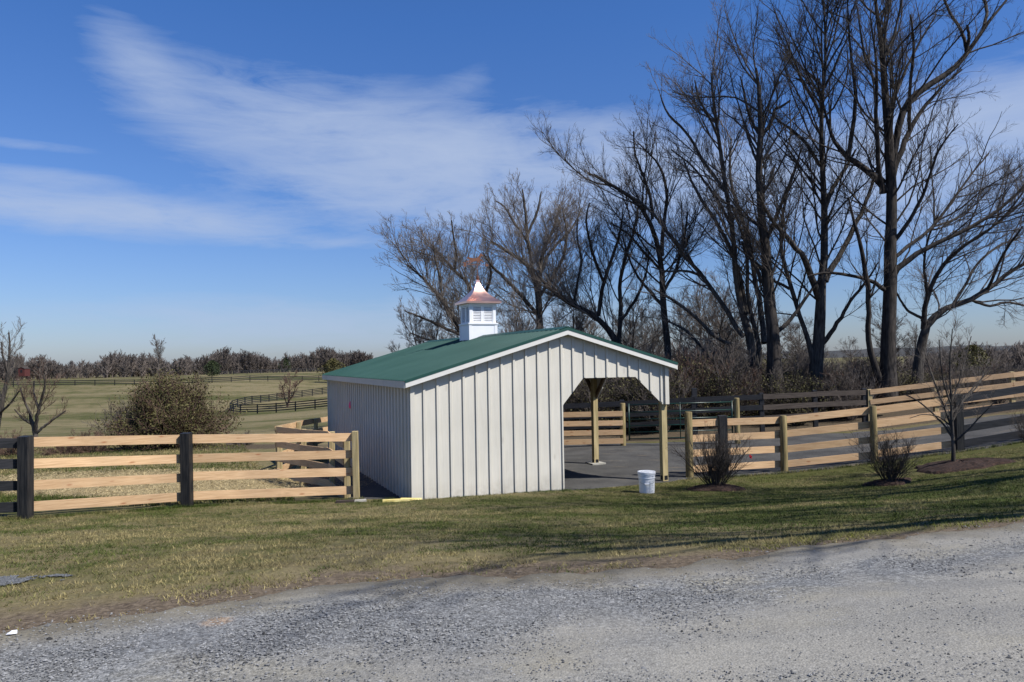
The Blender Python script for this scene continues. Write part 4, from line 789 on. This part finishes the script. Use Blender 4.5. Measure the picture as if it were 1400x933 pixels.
# thicket behind the back fence: a few plants modelled, the rest copied
def copy_thing(o, loc, rz, s, label=None, group=None):
    c = o.copy(); COL.objects.link(c); c.location = loc; c.rotation_euler = (0,0,rz); c.scale = (s, s, s)
    if label: c['label'] = label
    if group: c['group'] = group
    for ch in list(o.children): d = ch.copy(); COL.objects.link(d); d.parent = c
    return c
GR = 'undergrowth shrubs behind the back fence'
LBL = ['grey-brown leafless undergrowth shrub in the thicket below the big trees', 'undergrowth shrub with dull olive leaves in the thicket below the big trees', 'reddish leafless undergrowth shrub in the thicket below the big trees']
protos = [shrub(LBL[0], 3, 30, 60, 2.6, 1.5, (600,2200), 'twig2', group=GR+' (grey-brown)', rmin=.007, r0=.014, spread=1.1),
          shrub(LBL[1], 6, 29.5, 60, 2.0, 1.3, (600,2000), 'twig', group=GR+' (olive)', leaf=(3500,.04,.08,'olive'), rmin=.006, r0=.014, spread=1.2),
          shrub(LBL[2], 9, 30.5, 60, 2.2, 1.4, (600,2000), 'twigred', group=GR+' (reddish)', rmin=.007, r0=.014, spread=1.1)]
gs_ = [GR+' (grey-brown)', GR+' (olive)', GR+' (reddish)']
rs = random.Random(4)
for k in range(120):
    Y_ = rs.uniform(28.3, 41); px_ = rs.uniform(690, 1420) if k % 5 else rs.uniform(690, 1000); x_ = PX(px_, 530, Y_); i = rs.choice([0,0,1,1,2])
    s = rs.uniform(.55, 1.05)*(1.3 if px_ < 1050 else 1.0 if px_ < 1230 else .62); copy_thing(protos[i], (x_, Y_, h1(x_, Y_)), rs.uniform(0, 6.28), s, None, gs_[i])
GU = 'small bare understory trees behind the barn'
ul = 'thin bare understory tree among the thicket behind the barn'
us = []
for k in range(2):
    lb_ = wild_limbs(0, 33, 5.5, 13, .07, (.3,0), 20+k); z0 = h1(0, 33)
    us.append(bare_tree('understory_tree', ul, lb_, 33, (90,500,1500), (0,33), mats=('bark2','twig2'), group=GU, caps=(1.5,.9,.6), rmin=.007))
    if k: us[-1].location = (2.5+k*3, 36, h1(2.5+k*3, 36))
for k in range(48):
    Y_ = rs.uniform(34, 52); px_ = rs.uniform(575, 1010) if k < 36 else rs.uniform(1010, 1290); x_ = PX(px_, 530, Y_); copy_thing(us[k%2], (x_, Y_, h1(x_, Y_)), rs.uniform(0, 6.28), rs.uniform(.6, 1.15)*(1 if k < 36 else .75), None, GU)

# ------------------------------------------------------------------ distant woods
def wood(name, label, spots, hr, nb, thick, mat, sz=1.0):
    """a far wood that reads as one mass: many small leafless trees in one mesh"""
    gs = []; X_, Y_, Z_, Hh = [np.array(c) for c in zip(*spots)]; n = len(X_)
    tp = np.stack([X_, Y_, Z_], -1)[:,None]+np.linspace(0, .75, 4)[None,:,None]*np.stack([rng.normal(0,.04,n), 0*X_, np.ones(n)], -1)[:,None]*Hh[:,None,None]
    R_ = (Hh*.02)[:,None]*np.linspace(1, .3, 4)[None]; gs.append((tp, R_, 4))
    Pp, Rp = grow(tp, R_, n*nb[0], .55, 99, (.35,1.1), .5, .12, .02, 4, kr=.015, rmin=thick); gs.append((Pp, Rp, 3))
    Pp, Rp = grow(Pp, Rp, n*nb[1], .5, 99, (.35,1.0), .5, .12, .1, 3, kr=.015, rmin=thick*.8); gs.append((Pp, Rp, 3))
    V, Q = tubes(gs); o = mesh_np(name, V, Q, M[mat]); return tag(o, label, 'woodland', kind='stuff')
sp = []
for k in range(780):
    px_ = rng.uniform(-60, 600); Y_ = rng.uniform(285, 345); base = 0; x_ = PX(px_, 510, Y_)
    sp.append((x_, Y_, Hb(x_, Y_)-.3, rng.uniform(6.2, 9.6)*(1+.18*math.sin(px_*.045)+.1*math.sin(px_*.13))*(1 if px_ < 440 else .9)))
wood('far_woodland', 'leafless brown woodland along the horizon beyond the left fields', sp, 0, (26,110), .10, 'farwood')
sp = []
for k in range(70):                                                 # nearer hedgerow on the right part of that skyline
    px_ = rng.uniform(500, 660); Y_ = rng.uniform(120, 150); x_ = PX(px_, 510, Y_); sp.append((x_, Y_, Hb(x_, Y_)-.3, rng.uniform(3.5, 6.5)*np.interp(px_, [500,560,660],[.75,1,1.1])))
wood('hedgerow', 'leafless hedgerow rising behind the left end of the barn roof', sp, 0, (16,70), .04, 'farwood')
sp = []
for k in range(460):
    px_ = rng.uniform(1180, 1480); Y_ = rng.uniform(190, 260); x_ = PX(px_, 505, Y_); sp.append((x_, Y_, Hb(x_, Y_)-.5, rng.uniform(6.5, 9.5)*np.interp(px_, [1180,1260,1300,1400,1480],[.6,.95,1.1,1.2,1.3])))
wood('hillside_wood', 'dark leafless wood on the hillside beyond the right fence', sp, 0, (16,70), .085, 'farwood')
sp = []
for k in range(240):
    px_ = rng.uniform(640, 1200); Y_ = rng.uniform(110, 190); x_ = PX(px_, 505, Y_); sp.append((x_, Y_, Hb(x_, Y_)-.5, rng.uniform(3.5, 5.8)*np.interp(Y_, [110,190],[.8,1.15])))
wood('valley_wood', 'low leafless wood seen between the trunks behind the yard', sp, 0, (14,50), .05, 'farwood')
# hills on the skyline
def hill(name, pts, Yc, depth, mat):
    V = []; Q = []
    n = 80; xs_ = np.linspace(pts[0][0], pts[-1][0], n); hz = np.interp(xs_, [p[0] for p in pts], [p[1] for p in pts])+np.array([3*math.sin(k*.9)+2*math.sin(k*2.3) for k in range(n)])*.6
    for j, (dy_, f_) in enumerate([(-depth,0),(-depth*.5,.6),(0,1),(depth,.0)]):
        for x_, h_ in zip(xs_, hz): V.append((x_, Yc+dy_, -12+(h_+12)*f_))
    for j in range(3):
        for i in range(n-1): Q.append([j*n+i, j*n+i+1, (j+1)*n+i+1, (j+1)*n+i])
    tag(mesh_np(name, V, Q, M[mat], smooth=True), kind='structure')
M['hill'] = varmat('wooded_hill', (.035,.037,.036), (.06,.058,.053), (.02,.02,.02), 1, .95)
hill('hills', [(-200,0),(200,5),(700,11),(1100,17),(1600,16),(2200,8)], 1900, 250, 'hill')
# evergreens by the left wood
def evergreen(label, px_, py_, Y_, hgt, rad, group=None, n=2600, mat='ever', name='evergreen_tree'):
    x_ = PX(px_, py_, Y_); z_ = Hb(x_, Y_); root = thing(name, label, 'tree', (x_, Y_, z_), 0, group); mb = MB(); mb.tube([(0,0,-.3),(0,0,hgt*.9)], [hgt*.02,hgt*.006], 7); mb.build('trunk', M['bark'], root)
    k = n; t_ = rng.random(k)**.8; a = rng.uniform(0, 6.283, k); rr_ = rad*np.sin(np.pi*np.clip(t_*.82+.16, 0, 1))**.8*np.sqrt(rng.random(k))*(1+.25*np.sin(a*3+t_*9)); c = np.stack([rr_*np.cos(a), rr_*np.sin(a), hgt*(.06+.94*t_)], -1)
    u_ = rng.normal(size=(k, 3)); u_ /= np.linalg.norm(u_, axis=1, keepdims=True); v_ = np.cross(u_, rng.normal(size=(k, 3))); v_ /= np.linalg.norm(v_, axis=1, keepdims=True); s = hgt*.035*rng.uniform(.5, 1.3, (k, 1))
    V = np.stack([c-u_*s, c+v_*s*.6, c+u_*s, c-v_*s*.6], 1).reshape(-1, 3); mesh_np('crown', V, np.arange(4*k).reshape(-1, 4), M[mat], root); return root
evergreen('dark round evergreen in front of the pale field right of the big bush', 290, 512, 215, 4.6, 2.4)
evergreen('rusty brown round tree standing highest left of the barn roof', 455, 505, 180, 5.6, 3.0, mat='olive', name='leafy_tree')
evergreen('dark pine just left of the barn roof', 478, 505, 165, 4.0, 2.4)
evergreen('dark pine touching the left slope of the barn roof', 494, 505, 150, 4.2, 2.2)
evergreen('small dark cedar behind the thicket between the trunks', 965, 520, 60, 2.8, 1.7)
evergreen('dark cedar crown beyond the young tree at right', 1330, 500, 60, 2.75, 1.5, n=1600, mat='olive')
evergreen('dark narrow evergreen in the far wood above the big bush', 390, 500, 290, 5.5, 2.2)
tall = wild_limbs(PX(217,505,250), 250, 10.5, 12, .2, (0,0), 77)
bare_tree('bare_tree', 'single pale tree standing taller than the far wood above the big bush', tall, 250, (60,400,1200), (PX(217,505,250),250), mats=('twig2','twig2'), caps=(3.5,2.2,1.3), rmin=.035)
# the far red barn
x_, Y_ = PX(33, 505, 262), 262; z_ = Hb(x_, Y_); z_ = P(33, 511, 262)[2]; rb = thing('red_barn', 'small red barn in front of the far wood at left', 'barn', (x_, Y_, z_+.6)); rb.scale = (.5,.5,.5); mb = MB(); mb.box(-2.2,2.2,-3,3,-3,2.1)
mb.prism8([(-2.2,-3,2.1),(2.2,-3,2.1),(2.2,3,2.1),(-2.2,3,2.1),(-.02,-3,3.1),(.02,-3,3.1),(.02,3,3.1),(-.02,3,3.1)]); mb.build('wall', M['redbarn'], rb)
mb = MB(); mb.bar((-2.5,0,2.06),(0,0,3.25),6.6,.12,(0,0,1)); mb.bar((0,0,3.25),(2.5,0,2.06),6.6,.12,(0,0,1)); mb.build('roof', M['brownish'], rb)
mb = MB(); mb.box(-.7,.7,-3.04,-3.0,-.5,1.3); mb.build('door', M['old'], rb)

# ------------------------------------------------------------------ small things
bx, by = 2.58, 15.05; bz = h1(bx, by)+.0; bk = thing('bucket', 'white plastic bucket with lid and wire handle on the grass by the barn post', 'bucket', (bx, by, bz), math.radians(-8))
def lathe(prof, n=40):
    V = []; Q = []
    for r, z in prof: V += [(r*math.cos(2*math.pi*k/n), r*math.sin(2*math.pi*k/n), z) for k in range(n)]
    for i in range(len(prof)-1): Q += [[i*n+k, i*n+(k+1)%n, (i+1)*n+(k+1)%n, (i+1)*n+k] for k in range(n)]
    return V, Q
V, Q = lathe([(.001,-.01),(.143,-.01),(.145,0),(.158,.30),(.167,.302),(.167,.312),(.159,.314),(.160,.345),(.169,.347),(.169,.357),(.161,.359),(.162,.385)]); o = mesh_np('pail', V, Q, M['white'], bk, smooth=True); smooth_by_angle(o)
V, Q = lathe([(.163,.380),(.176,.381),(.177,.418),(.172,.425),(.150,.425),(.148,.418),(.001,.418)]); o = mesh_np('lid', V, Q, M['white'], bk, smooth=True); smooth_by_angle(o)
mb = MB(); hp = []
for k in range(13):
    a = math.pi*k/12; hp.append((math.cos(a)*.172, -.165-.02*math.sin(a) if 1 < k < 11 else -.05-.1*math.sin(a), .30-.10*math.sin(a)))
mb.tube(hp, .0025, 6); mb.build('handle', M['galv'], bk)
mb = MB(); mb.tube([hp[5], hp[6], hp[7]], .011, 8); mb.build('grip', M['white'], bk)
V = []; Q = []
for k in range(9):
    a = -1.25+k*.085
    for z in (.05, .26): r_ = .1475+z*.043+.0018; V.append((r_*math.cos(a), r_*math.sin(a), z))
for k in range(8): Q.append([2*k, 2*k+2, 2*k+3, 2*k+1])
m, t = newmat('grey_print', .5); v = t.scalev(t.obj, (14,14,70)); nz = t.noise(v, 1.6, 3, .6); t.put(t.b.inputs['Base Color'], t.mix(t.map(nz, .52, .58), (.72,.74,.75), (.42,.44,.46))); mesh_np('label_print', V, Q, m, bk)
def loose(name, label, cat, x, y, z, boxes, mat, rz, tilt=0):
    mb = MB()
    for b in boxes: mb.box(*b)
    o = mb.build(name, M[mat]); o.location = (x, y, z); o.rotation_euler = (tilt, 0, rz); return tag(o, label, cat)
x_, y_ = -2.15, 14.15; loose('lumber_offcut', 'longer yellow lumber offcut lying in the grass at the barn corner', 'lumber', x_, y_, h1(x_, y_)+.035, [(-.27,.27,-.045,.045,-.02,.02)], 'yellow', .18)
x_, y_ = -1.93, 14.33; loose('lumber_offcut', 'shorter yellow lumber offcut leaning against the barn corner', 'lumber', x_, y_, h1(x_, y_)+.06, [(-.2,.2,-.045,.045,-.02,.02)], 'yellow', -.12, .25)
x_, y_ = -3.1, 14.35; loose('board_scrap', 'grey-brown board scrap on the grass under the fence end post', 'board', x_, y_, h1(x_, y_)+.03, [(-.22,.12,-.06,.06,-.018,.018)], 'brownish', .12)
x_, y_ = -2.9, 14.42; loose('flat_stone', 'flat pale grey stone beside the board scrap', 'stone', x_, y_, h1(x_, y_)+.02, [(-.1,.12,-.06,.06,-.02,.02)], 'concrete', .3)
# pink marker on the shaded wall, red ribbon in the shrub
lp = bl(-.03, 5.95); mb = MB(); mb.tube([(0,0,.10),(0,0,.07),(0,0,.02),(0,0,-.05),(0,0,-.09)], [.01,.035,.06,.065,.02], 8); mb.v = [(v[0]*.6, v[1], v[2]) for v in mb.v]
o = mb.build('pink_marker', M['pink'], smooth=True); o.location = (lp[0], lp[1], 1.59); o.rotation_euler = (0,0,BA); tag(o, 'bright pink plastic marker hanging on the shaded barn side wall', 'marker')
mb = MB(); mb.bar((-.04,0,.05),(.05,0,.0),.004,.05); mb.bar((-.03,.01,.0),(.04,.01,-.05),.004,.04); mb.bar((0,0,.05),(.0,.02,.09),.01,.015)
o = mb.build('red_ribbon', M['redribbon']); rp = P(1026, 625, 15.2); o.location = tuple(rp); o.scale = (.6,.6,.6); tag(o, 'small red ribbon caught in the bare shrub nearest the barn', 'ribbon')
rp = P(16, 872, 4.75); z_ = h1(rp[0], rp[1]); V = [tuple(c*.55 for c in q) for q in [(-.05,-.03,.01),(.02,-.05,.02),(.06,.0,.012),(.03,.05,.035),(-.03,.04,.02),(0,0,.045)]]; o = mesh_np('litter', V, None, M['litter'], tri=[(0,1,5),(1,2,5),(2,3,5),(3,4,5),(4,0,5)]); o.location = (rp[0], rp[1], z_+.015); tag(o, 'crumpled scrap of white plastic at the road edge, lower left', 'litter')

# ------------------------------------------------------------------ world, sun, camera
EL, AZ = math.radians(49), math.radians(-28)                          # sun height; heading from +X
w = bpy.data.worlds.new('World'); sc.world = w; w.use_nodes = True; t = NT(w.node_tree); bg = t.N['Background']
sky = t.n('ShaderNodeTexSky'); sky.sky_type = 'NISHITA'; sky.sun_disc = False; sky.sun_elevation = EL; sky.sun_rotation = math.pi/2-AZ
sky.air_density = 1.0; sky.dust_density = .6; sky.ozone_density = 2.5; sky.altitude = 200
gen = t.n('ShaderNodeTexCoord').outputs['Generated']; sp_ = t.n('ShaderNodeSeparateXYZ'); t.put(sp_.inputs[0], gen); dx, dy, dz = sp_.outputs
az = t.m('MULTIPLY', t.m('ARCTAN2', dx, dy), 57.2958); el = t.m('MULTIPLY', t.m('ARCSINE', dz), 57.2958)
def blob(ca, ce, ra, re, rot, amp, pw=2):
    c_, s_ = math.cos(math.radians(rot)), math.sin(math.radians(rot)); a = t.m('SUBTRACT', az, ca); e = t.m('SUBTRACT', el, ce)
    u = t.m('DIVIDE', t.m('ADD', t.m('MULTIPLY', a, c_), t.m('MULTIPLY', e, s_)), ra); v = t.m('DIVIDE', t.m('SUBTRACT', t.m('MULTIPLY', e, c_), t.m('MULTIPLY', a, s_)), re)
    q = t.m('ADD', t.m('MULTIPLY', u, u), t.m('MULTIPLY', v, v)); return t.m('MULTIPLY', t.m('POWER', 2.718, t.m('MULTIPLY', q, -1)), amp)
def ae(x, y): a, b = ray(x, y); A_ = math.atan(a); return math.degrees(A_), math.degrees(math.atan(b*math.cos(A_)))
blobs = [((430,185),12,3.8,-9,.50),((620,225),12,3.8,-7,.58),((830,215),8,3.2,-4,.5),((560,285),11,1.6,-4,.30),((190,90),4,2.0,-45,.30),((90,285),12,1.25,-1,.55),((260,300),6,.8,-10,.25),((1330,180),10,3.4,6,.75),((1150,270),11,4,0,.45),((960,240),8,2.5,0,.3),((500,440),26,2.0,0,.42),((150,300),14,1.2,-3,.3),((60,240),5,.6,0,.35),((30,197),4,.4,0,.3),((480,333),5,.5,0,.22),((990,150),2,1.0,-30,.12),((650,100),3,1.2,30,.12)]
mask = None
for (c, ra, re, ro, am) in blobs:
    A_, E_ = ae(*c); b_ = blob(A_, E_, ra, re, ro, am); mask = b_ if mask is None else t.m('ADD', mask, b_)
cv = t.n('ShaderNodeCombineXYZ'); t.put(cv.inputs[0], az); t.put(cv.inputs[1], el)
v1 = t.scalev(cv.outputs[0], (.05,.20,1), rot=(0,0,.16)); nA = t.noise(v1, 1.0, 8, .62, 1.2); v2 = t.scalev(cv.outputs[0], (.16,.9,1), rot=(0,0,.2)); nB = t.noise(v2, 1.0, 7, .65, .8)
k = t.m('MULTIPLY', t.m('ADD', mask, t.m('MULTIPLY', mask, mask)), t.m('ADD', t.map(nA, .28, .72, .25, 1.25), t.map(nB, .3, .7, -.28, .30)))
k = t.m('MAXIMUM', t.m('SUBTRACT', k, .12), 0); k = t.m('MULTIPLY', t.m('DIVIDE', k, t.m('ADD', k, .55)), 1.08)
skc = t.mul(sky.outputs[0], t.mix(t.map(el, 0, 24), (.88,.99,1.36), (.60,1.05,1.72))); skc = t.mul(skc, t.mix(t.map(el, 30, 75), (1,1,1), (.5,.55,.6))); skc = t.mix(k, skc, (5.5,6.7,9.2))
t.put(bg.inputs[0], skc); bg.inputs[1].default_value = .065
sun = bpy.data.lights.new('sun', 'SUN'); sun.energy = 5.0; sun.angle = math.radians(.53); sun.color = (1, .96, .90); so = bpy.data.objects.new('sun', sun); COL.objects.link(so)
so.rotation_euler = Vector((-math.cos(EL)*math.cos(AZ), -math.cos(EL)*math.sin(AZ), -math.sin(EL))).to_track_quat('-Z', 'Y').to_euler(); so.location = (30,-12,35)
cam = bpy.data.cameras.new('camera'); cam.sensor_width = 36; cam.lens = F/1400*36; cam.clip_end = 9000; cam.clip_start = .05; c = bpy.data.objects.new('camera', cam); COL.objects.link(c)
c.matrix_world = Matrix.Translation((0,0,CZ))@Matrix.Rotation(math.pi/2+PITCH, 4, 'X')@Matrix.Rotation(-ROLL*1.0, 4, 'Z')
sc.camera = c
vs = sc.view_settings; vs.view_transform = 'Standard'; vs.look = 'None'; vs.exposure = .33; vs.gamma = 1; vs.use_curve_mapping = False
sc.render.resolution_x = 1024; sc.render.resolution_y = 682; sc.render.engine = 'CYCLES'
